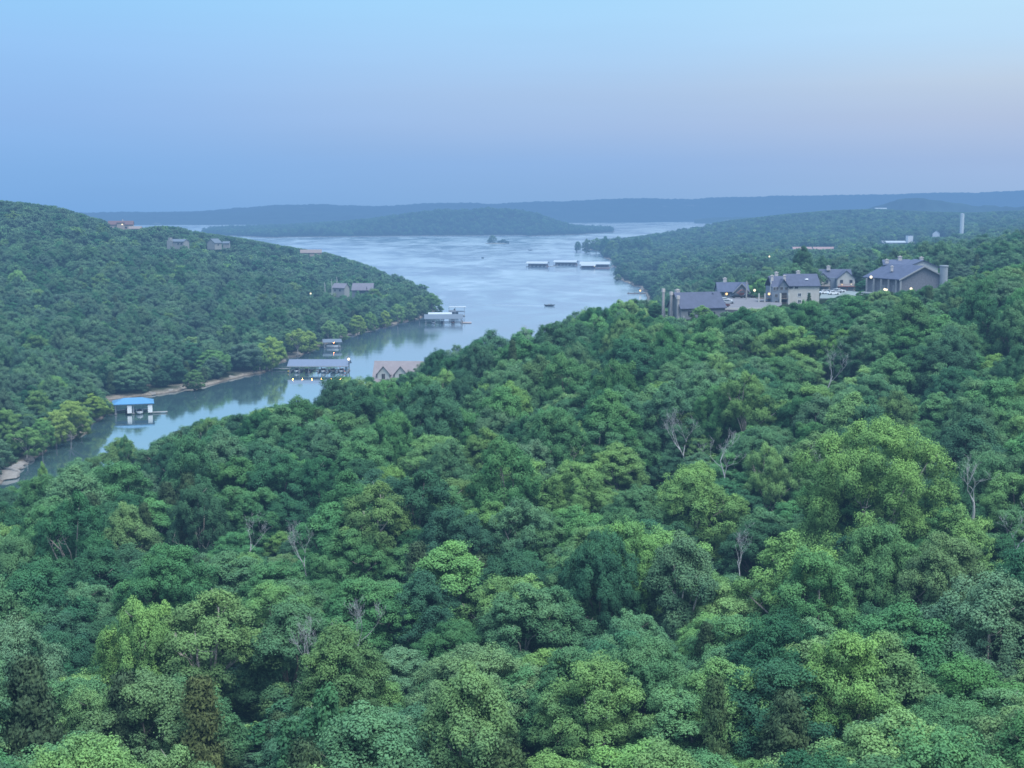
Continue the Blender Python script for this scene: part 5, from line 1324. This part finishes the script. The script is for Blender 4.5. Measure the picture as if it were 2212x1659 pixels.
# far country on the right
def far_built():
    for k, (px0, px1, lab) in enumerate([(1712, 1752, 'long low red-roofed building, the one nearer the lake of the pair'), (1756, 1803, 'long low red-roofed building, the one nearer the water tower of the pair')]):
        a, b = at(px0, 538, 1600), at(px1, 538, 1600)
        house('red_roofed_building', lab + ' beyond the apartments', 'building', ((a.x + b.x) / 2, 1600, a.z - 3.4), R(0), b.x - a.x, 13, 3.2, 2.6, PALE, paint('roof_terracotta', (0.264, 0.158, 0.139), .85, .12, .3), 'long red-roofed buildings', wins=[(x, -6.5, 1, 2, 1.4) for x in (-7, 0, 7)])
    p = at(1925, 527, 1800)
    house('white_hall', 'long low white hall on the ridge beside a taller white block', 'building', (p.x, p.y, p.z - 2), R(0), 36, 12, 4, 2, PALE, WMETAL, wins=[(x, -6, 1.4, 2.4, 1.6) for x in (-13, -6, 2, 10)])
    p = at(1966, 526, 1800)
    t = empty('white_tower_block', (p.x, p.y + 4, p.z - 2), R(6), 'tall narrow white block at the end of the long white hall', 'building')
    MB().box(-3.6, 3.6, -4, 4, -2, 12.5).build('wall', WHITE, t); MB().box(-3.9, 3.9, -4.3, 4.3, 12.503, 13.1).build('roof', GMETAL, t); MB().box(4.0, 10, -3, 3, -2, 4).build('annex', PALE, t)
    p = at(2022, 510, 2020)
    house('white_cottage', 'white steep-gabled cottage near the foot of the water tower', 'house', (p.x, p.y, p.z - 1), R(70), 12, 10, 5, 4, WHITE, GMETAL, wins=[(0, -5, 1.2, 1.6, 1.6)])
    for px_, py_, D, s, nm, lab in [(1962, 496, 2260, 9, 'white_shed', 'small white shed alone on the wooded ridge'), (2017, 496, 2230, 13, 'white_barn', 'white barn on the ridge just short of the water tower'), (1902, 453.5, 3080, 26, 'bright_hall', 'bright-roofed hall on the farthest skyline of the ridge')]:
        p = at(px_, py_, D)
        house(nm, lab, 'building', (p.x, p.y, p.z - 1.5), R(0), s, s * .5, 4, 2, WHITE, WMETAL, wins=[(0, -s * .25, 1.2, 2, 1.4)])
        KEEP_OUT.append((p, s))
    p = at(2077, 506, 1800); top = at(2077, 462, 1800).z
    TANK = paint('tank_white', (.50, .53, .53), .5, .08, .2)
    t = empty('water_tower', (p.x, p.y, p.z - 14), 0, 'tall plain white cylindrical water tower on the wooded ridge', 'water tower')
    h = top - p.z + 14
    MB().tube([(0, 0, 0), (0, 0, h)], 2.6, 24, cap=True).build('tank', TANK, t, smooth=False)
    MB().tube([(0, 0, h + .003), (0, 0, h + .35), (0, 0, h + .8)], [2.75, 2.3, .5], 24).build('cap', SILVER, t)
    l = MB()
    for s in (-.25, .25): l.tube([(-2.75, s, 1), (-2.75, s, h)], .05, 4)
    for i in range(int(h / .6)): l.tube([(-2.75, -.25, 1 + i * .6), (-2.75, .25, 1 + i * .6)], .035, 4)
    l.build('ladder', SILVER, t)
far_built()

# ------------------------------------------------------------------ car parks, lawn, cars, poles
def sheet(name, pts, zoff, mat, wall=None, kerb=None):
    """level paved sheet with a thickness, following its pad"""
    m = MB(); n = len(pts)
    zs = [p[2] for p in pts]
    m.add([(p[0], p[1], p[2] + zoff) for p in pts] + [(p[0], p[1], p[2] - 1.6) for p in pts], [tuple(range(n)), tuple(range(2 * n - 1, n - 1, -1))] + [(i, i + n, (i + 1) % n + n, (i + 1) % n) for i in range(n)])
    o = m.build(name, mat); tag(o, kind='structure'); return o
zl = P_LOT.z
lot = [(at(x, 660, D).x, D, zl) for x, D in [(1548, 431), (1600, 428), (1668, 434), (1688, 452), (1690, 476), (1650, 486), (1612, 492), (1556, 488), (1548, 460)]]
sheet('car_park', lot, .25, ASPH)
zl2 = P_LOT2.z
lot2 = [(at(x, 640, D).x, D, zl2) for x, D in [(1770, 480), (1885, 476), (1890, 512), (1870, 524), (1776, 524)]]
sheet('courtyard', lot2, .25, paint('courtyard_paving', (0.132, 0.158, 0.158), .9, .15, .25))
g = [(at(x, 655, D).x, D, P_C.z) for x, D in [(1640, 455), (1668, 450), (1775, 449), (1775, 461), (1665, 464), (1645, 486)]]
sheet('lawn', g, .18, paint('lawn_grass', (0.050, 0.106, 0.036), .95, .3, .8))
a, b = lot[0], lot[2]
m = MB(); m.box(0, math.hypot(b[0] - a[0], 3), -.35, 0, -2.6, .75); o = m.build('retaining_wall', paint('wall_render_pale', (0.396, 0.383, 0.356), .85, .12)); o.location = (a[0], a[1] - .3, zl); tag(o, 'low pale retaining wall along the near edge of the car park', 'wall')

def make_car(name, label, body, loc, rz, group):
    t = empty(name, loc, rz, label, 'car', group)
    prof = [(-2.2, .35), (-2.25, .75), (-2.1, .95), (-1.2, 1.0), (1.25, .98), (2.15, .82), (2.25, .6), (2.2, .35)]
    m = MB(); w = .88; n = len(prof)
    m.add([(x, -w, z) for x, z in prof] + [(x, w, z) for x, z in prof], [tuple(range(n)), tuple(range(2 * n - 1, n - 1, -1))] + [(i, (i + 1) % n, (i + 1) % n + n, i + n) for i in range(n)])
    m.hexa([(-1.7, -.72, .99), (.55, -.72, .99), (.55, .72, .99), (-1.7, .72, .99)], [(-1.3, -.62, 1.48), (.1, -.62, 1.48), (.1, .62, 1.48), (-1.3, .62, 1.48)])
    m.build('body', body, t)
    g = MB()
    for s in (-1, 1): g.add([(-1.45, s * .725, 1.03), (.42, s * .725, 1.03), (.08, s * .645, 1.42), (-1.25, s * .645, 1.42)], [(0, 1, 2, 3)])
    g.add([(.60, -.64, 1.02), (.60, .64, 1.02), (.17, .56, 1.44), (.17, -.56, 1.44)], [(0, 1, 2, 3)]); g.add([(-1.74, -.64, 1.02), (-1.74, .64, 1.02), (-1.36, .56, 1.44), (-1.36, -.56, 1.44)], [(0, 1, 2, 3)])
    g.build('windows', GLASS, t)
    for x in (-1.4, 1.4):
        for y in (-.8, .8): MB().tube([(x, y - .11, .33), (x, y + .11, .33)], .33, 12).build('wheel', DARK, t)
    for y in (-.6, .6): MB().box(2.2, 2.27, y - .16, y + .16, .6, .74).build('headlight', TRIM, t)
    return t
CW, CB, CS = WHITE, paint('car_black', (0.010, 0.011, 0.013), .2, .3), paint('car_silver', (0.297, 0.317, 0.350), .3, .08)
CR = paint('car_dark_red', (0.086, 0.020, 0.020), .25, .2)
for px_, D, body, rz, lab in [(1567, 468, CW, .2, 'white car parked at the house end of the car park'), (1572, 458, CS, .1, 'silver car parked alongside the white one by the townhouse row'), (1593, 487, CB, 0, 'black car parked before the red-porched house'), (1617, 489, CB, .1, 'black car parked beside the utility pole'), (1562, 442, CR, .5, 'dark red car near the retaining wall')]:
    p = at(px_, 660, D); make_car('parked_car', lab, body, (p.x, D, zl + .26), rz, 'cars in the first car park')
for px_, D, body, rz, lab in [(1782, 505, CW, .3, 'white car at the near end of the courtyard row'), (1792, 507, CS, .3, 'silver car second in the courtyard row'), (1800, 500, CW, .25, 'white car pulled forward in the courtyard'), (1806, 512, CS, .3, 'silver car tucked behind the white ones in the courtyard'), (1813, 515, CW, .2, 'white car at the far end of the courtyard row')]:
    p = at(px_, 640, D); make_car('parked_car', lab, body, (p.x, D, zl2 + .26), rz, 'cars in the courtyard')
p = at(1402, 580, 1400); gg = gz(p.x, p.y)
for k, (dx, dy, lab) in enumerate([(-6, 0, 'white camper van nearest the marina'), (0, 8, 'white van behind the nearest camper by the marina'), (7, 2, 'white van farther from the water by the marina')]):
    t = empty('camper_van', (p.x + dx, p.y + dy, gz(p.x + dx, p.y + dy) + .1), .4 * k, lab, 'van', 'vans by the marina')
    MB().hexa([(-3, -1.1, .4), (3, -1.1, .4), (3, 1.1, .4), (-3, 1.1, .4)], [(-3, -1.05, 3.0), (2.2, -1.05, 3.0), (2.2, 1.05, 3.0), (-3, 1.05, 3.0)]).build('body', WHITE, t)
    MB().box(-1.5, 1.2, -1.16, -1.11, 1.6, 2.3).build('windows', GLASS, t)
    for x in (-1.8, 1.9): MB().tube([(x, -1.15, .4), (x, 1.15, .4)], .4, 10).build('wheel', DARK, t)

def street_lamp(px_, py_, D, h, r, lab, mat=LAMPW, group=None):
    p = at(px_, py_, D)
    t = empty('street_lamp', (p.x, p.y, p.z - h), 0, lab, 'street lamp', group)
    MB().tube([(0, 0, -2), (0, 0, h - r)], [.1, .07], 8).build('pole', SILVER, t); MB().ball((0, 0, h), r, 12, 8).build('lamp_globe', mat, t)
for a in [(1630, 627, 505, 5, .45, 'bright globe lamp standing past the utility pole', LAMPW), (1911, 625, 418, 3.2, .36, 'bright lamp at the lodge gallery, nearer the lake of two'), (1915, 626, 416, 3.2, .33, 'bright lamp at the lodge gallery, nearer the brown wall of two'), (1968, 624, 412, 4, .40, 'bright lamp in front of the brown gable wall'),
          (1662, 554, 900, 7, .5, 'single lamp glowing in the woods beyond the apartments', LAMPW), (1383, 628, 1120, 4, .7, 'lamp on the little jetty at the lake shore', LAMPO), (671, 634, 800, 5, .45, 'single white lamp in the woods of the peninsula')]:
    street_lamp(*a)
p = at(1613, 607, 480)
t = empty('utility_pole', (p.x, p.y, zl), 0, 'tall pale utility pole at the edge of the car park', 'utility pole')
hh = p.z - zl
MB().tube([(0, 0, -1), (0, 0, hh)], [.28, .2], 8).build('post', paint('pole_weathered', (0.277, 0.271, 0.264), .9, .2), t); MB().box(-.8, .8, -.06, .06, hh - .9, hh - .75).build('crossarm', WOOD, t)

# ------------------------------------------------------------------ boats
def hull_mesh(L, W, H, flat=False):
    m = MB(); secs = []
    for t, wf, kf, df in [(0, .86, .05, .86), (.25, .97, 0, .86), (.55, 1, 0, .9), (.78, .80, .10, .98), (.92, .42, .34, 1.06), (1.0, .03, .75, 1.12)]:
        x = (t - .5) * L; w = W / 2 * wf
        secs.append([(x, -w, H * df), (x, -w * .88, H * (kf + .28)), (x, 0, H * kf - .12), (x, w * .88, H * (kf + .28)), (x, w, H * df)])
    for a, b in zip(secs[:-1], secs[1:]):
        k = len(m.v); m.v += a + b
        m.f += [(k + i, k + i + 1, k + 6 + i, k + 5 + i) for i in range(4)] + [(k, k + 5, k + 9, k + 4)]
    k = len(m.v); m.v += secs[0]; m.f.append((k + 4, k + 3, k + 2, k + 1, k))
    return m
def motor_boat(name, label, loc, rz, L=6.2, W=2.3, hull=WHITE, deck=DARK, canopy=None, group=None, cover=None):
    t = empty(name, loc, rz, label, 'boat', group)
    hull_mesh(L, W, .95).build('hull', hull, t)
    MB().hexa([(-L * .36, -W * .36, .85), (L * .16, -W * .36, .85), (L * .16, W * .36, .85), (-L * .36, W * .36, .85)], [(-L * .34, -W * .33, 1.02), (L * .14, -W * .33, 1.02), (L * .14, W * .33, 1.02), (-L * .34, W * .33, 1.02)]).build('cockpit', cover or deck, t)
    MB().hexa([(L * .13, -W * .34, 1.03), (L * .18, -W * .34, 1.03), (L * .18, W * .34, 1.03), (L * .13, W * .34, 1.03)], [(L * .06, -W * .3, 1.6), (L * .08, -W * .3, 1.6), (L * .08, W * .3, 1.6), (L * .06, W * .3, 1.6)]).build('windscreen', GLASS, t)
    MB().hexa([(-L * .57, -.3, .1), (-L * .5, -.3, .1), (-L * .5, .3, .1), (-L * .57, .3, .1)], [(-L * .56, -.25, 1.25), (-L * .5, -.25, 1.25), (-L * .5, .25, 1.25), (-L * .56, .25, 1.25)]).build('outboard_motor', DARK, t)
    for y in (-.5, .5): MB().box(-L * .1 - .3, -L * .1 + .3, y - .28, y + .28, 1.02, 1.5).build('seat', TRIM, t)
    if canopy:
        c = MB(); c.hexa([(-L * .3, -W * .45, 2.2), (L * .1, -W * .45, 2.25), (L * .1, W * .45, 2.25), (-L * .3, W * .45, 2.2)], [(-L * .28, -W * .4, 2.36), (L * .08, -W * .4, 2.42), (L * .08, W * .4, 2.42), (-L * .28, W * .4, 2.36)])
        for x in (-L * .28, L * .08):
            for y in (-W * .42, W * .42): c.tube([(x, y, .9), (x, y, 2.2)], .035, 5)
        c.build('canopy', canopy, t)
    return t
def pontoon_boat(name, label, loc, rz, L=7, W=2.5, canopy=None, side=WHITE):
    t = empty(name, loc, rz, label, 'boat')
    for y in (-W * .36, W * .36): MB().tube([(-L / 2, y, .15), (L * .4, y, .15), (L / 2, y, .3)], [.32, .32, .08], 10).build('pontoon', SILVER, t)
    MB().box(-L / 2, L * .46, -W / 2, W / 2, .48, .6).build('deck', CONC, t)
    r = MB()
    for y in (-W / 2, W / 2 - .06): r.box(-L * .46, L * .42, y, y + .06, .603, 1.3)
    r.box(L * .42, L * .42 + .06, -W / 2, W / 2, .603, 1.3); r.build('railing', side, t)
    if canopy:
        c = MB().box(-L * .4, L * .1, -W / 2, W / 2, 2.3, 2.42)
        for x in (-L * .39, L * .09):
            for y in (-W * .48, W * .48): c.tube([(x, y, .6), (x, y, 2.3)], .04, 5)
        c.build('canopy', canopy, t)
    return t

# ------------------------------------------------------------------ boat docks
def dock(name, label, loc, rz, L, W, h, roofmat, slips, rise=1.0, hip=False, postr=.12, group=None, truss=True, wall=None, floatmat=CONC, ov=.7):
    """covered boat dock: floats, finger decks, posts, eave beams and a metal roof; slips open to y-"""
    t = empty(name, loc, rz, label, 'boat dock', group)
    d = MB(); d.box(-L / 2, L / 2, W / 2 - 1.4, W / 2, .25, .55)
    fw = .8
    for i in range(slips + 1):
        x = -L / 2 + (L - fw) * i / slips; d.box(x, x + fw, -W / 2, W / 2 - 1.403, .25, .55)
    do = d.build('deck', floatmat, t)
    f = MB()
    for i in range(slips + 1):
        x = -L / 2 + (L - fw) * i / slips; f.box(x + .08, x + fw - .08, -W / 2 + .1, W / 2 - .1, -.35, .247)
    f.build('float', FLOAT, do)
    for i in range(slips + 1):
        x = -L / 2 + (L - fw) * i / slips + fw / 2
        for y in (-W / 2 + .3, W / 2 - .4): MB().box(x - postr, x + postr, y - postr, y + postr, .553, h).build('post', SILVER, t)
    b = MB()
    for y in (-W / 2 + .3, W / 2 - .4): b.box(-L / 2, L / 2, y - .1, y + .1, h + .003, h + .3)
    for i in range(slips + 1):
        x = -L / 2 + (L - fw) * i / slips + fw / 2; b.box(x - .07, x + .07, -W / 2 + .42, W / 2 - .52, h + .05, h + .25)
    b.build('roof_beam', SILVER, t)
    if hip:
        x0, x1, y0, y1 = -L / 2 - ov, L / 2 + ov, -W / 2 - ov, W / 2 + ov; z0 = h + .32; k = min(L, W) * .42
        r = MB(); r.add([(x0, y0, z0), (x1, y0, z0), (x1, y1, z0), (x0, y1, z0), (x0 + k, 0, z0 + rise), (x1 - k, 0, z0 + rise), (x0, y0, z0 + .2), (x1, y0, z0 + .2), (x1, y1, z0 + .2), (x0, y1, z0 + .2), (x0 + k, 0, z0 + rise + .2), (x1 - k, 0, z0 + rise + .2)],
                        [(0, 4, 5, 1), (1, 5, 2), (2, 5, 4, 3), (3, 4, 0), (6, 7, 11, 10), (7, 8, 11), (8, 9, 10, 11), (9, 6, 10), (0, 1, 7, 6), (1, 2, 8, 7), (2, 3, 9, 8), (3, 0, 6, 9)])
        r.build('roof', roofmat, t)
    else:
        MB().gable(-L / 2, L / 2, -W / 2, W / 2, h + .33, h + .33 + rise, .14, ov, .6).build('roof', roofmat, t)
    return t
def lit(par, x, y, z, r, mat): return MB().ball((x, y, z), r, 10, 6).build('dock_lamp', mat, par)

# blue-roofed dock
p = atz(281, 897); DB = p
t = dock('boat_dock', 'boat dock with a bright blue hipped roof and thick white corner pillars', (p.x - .5, p.y + 6, 0), R(16), 12.6, 9.5, 3.3, BLUER, 2, 1.5, hip=True)
for x in (-1.3, 5.6): MB().box(x - .75, x + .75, -5.0, -3.7, .56, 3.28).build('pillar', WHITE, t)
w = MB()
for i in range(3): w.box(-6.25, -6.1, -4 + i * 2.6, -2.2 + i * 2.6, .56, 1.6)
w.build('side_screen', GMETAL, t)
MB().box(6.4, 11.4, -4.2, -2.8, .25, .5).build('swim_platform', CONC, t)
motor_boat('motor_boat', 'white motor boat under the blue dock roof', (p.x + 2.4, p.y + 3.4, .1), R(-74), 6.4, 2.4, WHITE, DARK, canopy=None)
motor_boat('motor_boat', 'dark-hulled boat moored beside the white pillar under the blue roof', (p.x - 2.2, p.y + 5.4, .1), R(-74), 5.6, 2.2, DARK, WHITE)
# long lit dock
p = atz(690, 806)
LD = dock('boat_dock', 'long boat dock with a blue-grey metal roof and a row of amber lights', (p.x - .6, p.y + 5.5, 0), R(0), 25.5, 10.5, 3.0, METAL, 6, 2.0)
for i in range(6): lit(LD, -11.2 + i * 4.15, -4.2, 2.86, .13, REFL)
MB().box(-13.3, 13.3, -6.02, -5.93, 2.80, 3.2).build('fascia', SILVER, LD)
LDx, LDy = p.x - .6, p.y + 5.5
for k, (dx, mk, lab) in enumerate([(-9.6, dict(hull=WHITE, cover=WHITE), 'white covered boat in the slip nearest the bank of the lit dock'), (-5.2, dict(hull=DARK, deck=GREYWALL), 'dark boat in the second slip of the lit dock'), (2.0, dict(hull=WHITE, canopy=DARK), 'white boat with a dark canopy in the middle of the lit dock'), (6.1, dict(hull=GREYWALL, deck=TRIM), 'grey boat with a white engine in the lit dock'), (9.9, dict(hull=WHITE, cover=paint('boat_red_cover', (0.46, 0.045, 0.05), .5, .2), canopy=MATS['boat_red_cover']), 'white boat with a red canopy in the last slip of the lit dock')]):
    motor_boat('motor_boat', lab, (LDx + dx, LDy - 2.6, .15), R(-90), 6.6, 2.4, group=None, **mk)
for dx, c, lab in [(-12.9, paint('kayak_yellow', (.62, .42, .04), .4, .1), 'yellow kayak lying on the bank end of the lit dock'), (11.6, paint('kayak_orange', (.60, .16, .03), .4, .1), 'orange kayak on the open end of the lit dock')]:
    t = empty('kayak', (LDx + dx, LDy - 3.4, .58), R(88), lab, 'kayak')
    hull_mesh(3.6, .8, .36).build('hull', c, t); MB().box(-.5, .4, -.24, .24, .30, .345).build('cockpit', DARK, t)
m = MB().box(0, 13.5, -.8, .8, .3, .5)
for i in range(8):
    for y in (-.75, .75): m.box(.2 + i * 1.85, .26 + i * 1.85, y - .03, y + .03, .5, 1.4)
for y in (-.75, .75): m.box(0, 13.5, y - .03, y + .03, 1.4, 1.46)
o = m.build('gangway', CONC); o.location = (LDx - 27, LDy + 7.5, .2); o.rotation_euler = (0, 0, R(-8)); tag(o, 'narrow railed gangway from the bank to the lit dock', 'gangway')
# two barrels and the lamp post at the open end
for dx, c, lab in [(12.2, paint('cabinet_teal', (0.033, 0.132, 0.198), .5, .2), 'teal storage cabinet at the open end of the lit dock')]:
    t = empty('dock_cabinet', (LDx + dx, LDy - 4.4, .56), 0, lab, 'cabinet'); MB().box(-.5, .5, -.4, .4, 0, 1.9).build('body', c, t); MB().box(-.55, .55, -.45, .45, 1.903, 2.0).build('lid', DARK, t)
t = empty('dock_lamp_post', (LDx + 13.3, LDy - 4.6, 0), 0, 'lamp post with a glowing white globe at the end of the lit dock', 'lamp post')
MB().tube([(0, 0, -1), (0, 0, 5.6)], [.16, .12], 8).build('pole', DARK, t); MB().ball((0, 0, 6.0), .55, 12, 8).build('lamp_globe', LAMPW, t)
# small dock
p = atz(716, 752)
t = dock('boat_dock', 'small single-slip dock with a grey roof and one orange light', (p.x - .3, p.y + 4, 0), R(12), 8.6, 8, 2.8, GMETAL, 1, 1.1); lit(t, .8, -2.9, 2.66, .13, REFLR)
pontoon_boat('pontoon_boat', 'white pontoon boat in the small single-slip dock', (p.x + .4, p.y + 2.0, .1), R(-4), 6.5, 2.4)
# large dock at the point
p = atz(962, 700)
t = dock('boat_dock', 'large grey-roofed dock at the point with several open slips', (p.x - 1.5, p.y + 7, 0), R(4), 23, 12, 3.0, GMETAL, 4, 2.2)
MB().gable(-9, 5, 4.5, 12.5, 4.4, 6.0, .15, .5, .5).build('rear_roof', WMETAL, t)
MB().box(11.6, 17.5, -3.5, 2.0, .2, .5).build('open_deck', paint('deck_pinkish', (0.297, 0.238, 0.218), .8, .2), t)
d = MB(); d.hexa([(11.6, -3.4, .51), (12.0, -3.4, .51), (12.0, 1.8, .51), (11.6, 1.8, .51)], [(11.6, -3.4, 1.5), (12.0, -3.4, 1.5), (12.0, 1.8, 1.5), (11.6, 1.8, 1.5)]); d.build('screen', WOOD, t)
for dx, mk, lab in [(-6.2, dict(hull=WHITE), 'white boat in the first slip of the dock at the point'), (-.4, dict(hull=DARK, deck=WHITE, canopy=DARK), 'dark-canopied boat in the middle of the dock at the point'), (6.0, dict(hull=RUST, deck=DARK, canopy=RUST), 'maroon boat in the outer slip of the dock at the point')]:
    motor_boat('motor_boat', lab, (p.x - 1.5 + dx, p.y + 4.2, .15), R(-88), 7, 2.5, **mk)
p2 = atz(986, 684)
t = empty('party_platform', (p2.x, p2.y + 5, 0), R(2), 'two-level white-roofed swim platform moored behind the dock at the point', 'boat dock')
MB().box(-5.5, 5.5, -3.5, 3.5, .2, .5).build('deck', CONC, t); MB().box(-5.5, 5.5, -3.5, 3.5, 3.0, 3.25).build('upper_deck', GREYBLUE, t); MB().box(-5.2, 6.2, -3.8, 3.8, 6.0, 6.3).build('roof', WMETAL, t)
for x in (-5.2, -1.0, 5.1):
    for y in (-3.2, 3.2): MB().box(x - .14, x + .14, y - .14, y + .14, .503, 6.0).build('post', SILVER, t)
MB().box(-5.3, -.4, -3.42, -3.3, 3.26, 4.2).build('railing', SILVER, t); MB().box(-5.3, 1.0, -1, 3.0, .503, 2.99).build('cabin', GREYBLUE, t)
MB().hexa([(-2.6, -2.5, 3.253), (-.3, -2.5, 3.253), (-.3, 0, 3.253), (-2.6, 0, 3.253)], [(-1.6, -1.4, 5.2), (-1.3, -1.4, 5.2), (-1.3, -1.1, 5.2), (-1.6, -1.1, 5.2)]).build('parasol', DARK, t)
# marina in front of the right shore
for px_, py_, L, sl_, lab in [(1162, 577, 26, 5, 'white-roofed marina dock farthest from the shore'), (1223, 574, 29, 6, 'white-roofed marina dock in the middle of the three')]:
    p = atz(px_, py_); t = dock('marina_dock', lab, (p.x, p.y + 12, 0), R(-10), L, 24, 4.2, WMETAL, sl_, 2.0, group=None, floatmat=RUST)
    MB().box(-L / 2 + .3, L / 2 - .3, 3, 3.3, .56, 3.4).build('partition', RUST, t)
p = atz(1284, 580)
t = dock('marina_dock', 'largest white-roofed marina dock with a lit lower shed, next to the shore', (p.x + 2, p.y + 22, 0), R(-6), 36, 26, 4.6, WMETAL, 7, 2.4, floatmat=RUST)
MB().box(-17, 17, 2, 2.3, .56, 3.8).build('partition', RUST, t)
t2 = dock('marina_shed', 'lower white-roofed boat shed with a lamp in front of the largest marina dock', (p.x - 7, p.y + 5, 0), R(-6), 17, 12, 3.2, WMETAL, 3, 1.3, floatmat=RUST)
MB().box(-8, 8, 3.5, 3.8, .56, 2.9).build('partition', RUST, t2); lit(t2, 7.6, -4, 3.0, .6, LAMPW)
o = MB().box(8.8, 26, -5, 4, .2, .6).build('service_deck', RUST, t2)
for a, b, lab in [((1188, 576), (1205, 575), 'floating walkway between the two outer marina docks'), ((1250, 573), (1262, 573), 'floating walkway between the middle and largest marina docks'), ((1318, 578), (1346, 573), 'wide gangway from the marina to the shore')]:
    A_, B_ = atz(*a), atz(*b); L_2 = (B_ - A_).length
    o = MB().box(0, L_2, -1.6, 1.6, .15, .5).build('walkway', CONC); o.location = A_; o.rotation_euler = (0, 0, math.atan2(B_.y - A_.y, B_.x - A_.x)); tag(o, lab, 'walkway')
p = atz(1380, 636)
o = MB().box(-9, 6, -2, 2, .15, .6); 
for x in (-8, -3, 2): o.tube([(x, -1.8, -1), (x, -1.8, 1.6)], .2, 6)
o = o.build('jetty', WOOD); o.location = (p.x, p.y + 10, 0); tag(o, 'short dark jetty with a lamp on the lake shore', 'jetty')

# boats under way, with their wakes
def wake(bx, by, ang, L, spread, name='wake'):
    m = MB()
    for s in (-1, 1):
        n = 30; k = len(m.v); rr = random.Random(int(bx) + s)
        for i in range(n + 1):
            t = i / n; u = 3 + t * L; off = s * (1.0 + spread * u); w = (.5 + 1.9 * t) * (1 - .75 * t) * rr.uniform(.8, 1.2)
            for q in (-w, 0, w): m.v.append((-u, off + q, .02 + (.22 if q == 0 else 0) * (1 - t)))
        for i in range(n):
            for j in range(2): m.f.append((k + i * 3 + j, k + i * 3 + j + 1, k + i * 3 + j + 4, k + i * 3 + j + 3))
    o = m.build(name, paint('wake_foam', (0.17, 0.225, 0.285), .25, .15, .3, haze=.4), smooth=True); o.location = (bx, by, 0); o.rotation_euler = (0, 0, ang); tag(o, kind='stuff')
for px_, py_, rz, L, lab, hull, wl, sprd in [(1188, 661, R(-14), 7.5, 'dark speedboat crossing the lake towards the near forest', DARK, 130, .10), (1043, 558, R(-70), 7.5, 'dark speedboat in the middle of the lake', DARK, 60, .16), (1146, 541, R(5), 8, 'speedboat with white spray short of the marina point', DARK, 40, .2)]:
    p = atz(px_, py_)
    motor_boat('speedboat', lab, (p.x, p.y, .1), rz, L, 2.6, hull, GREYWALL); wake(p.x, p.y, rz, wl * .6, sprd)
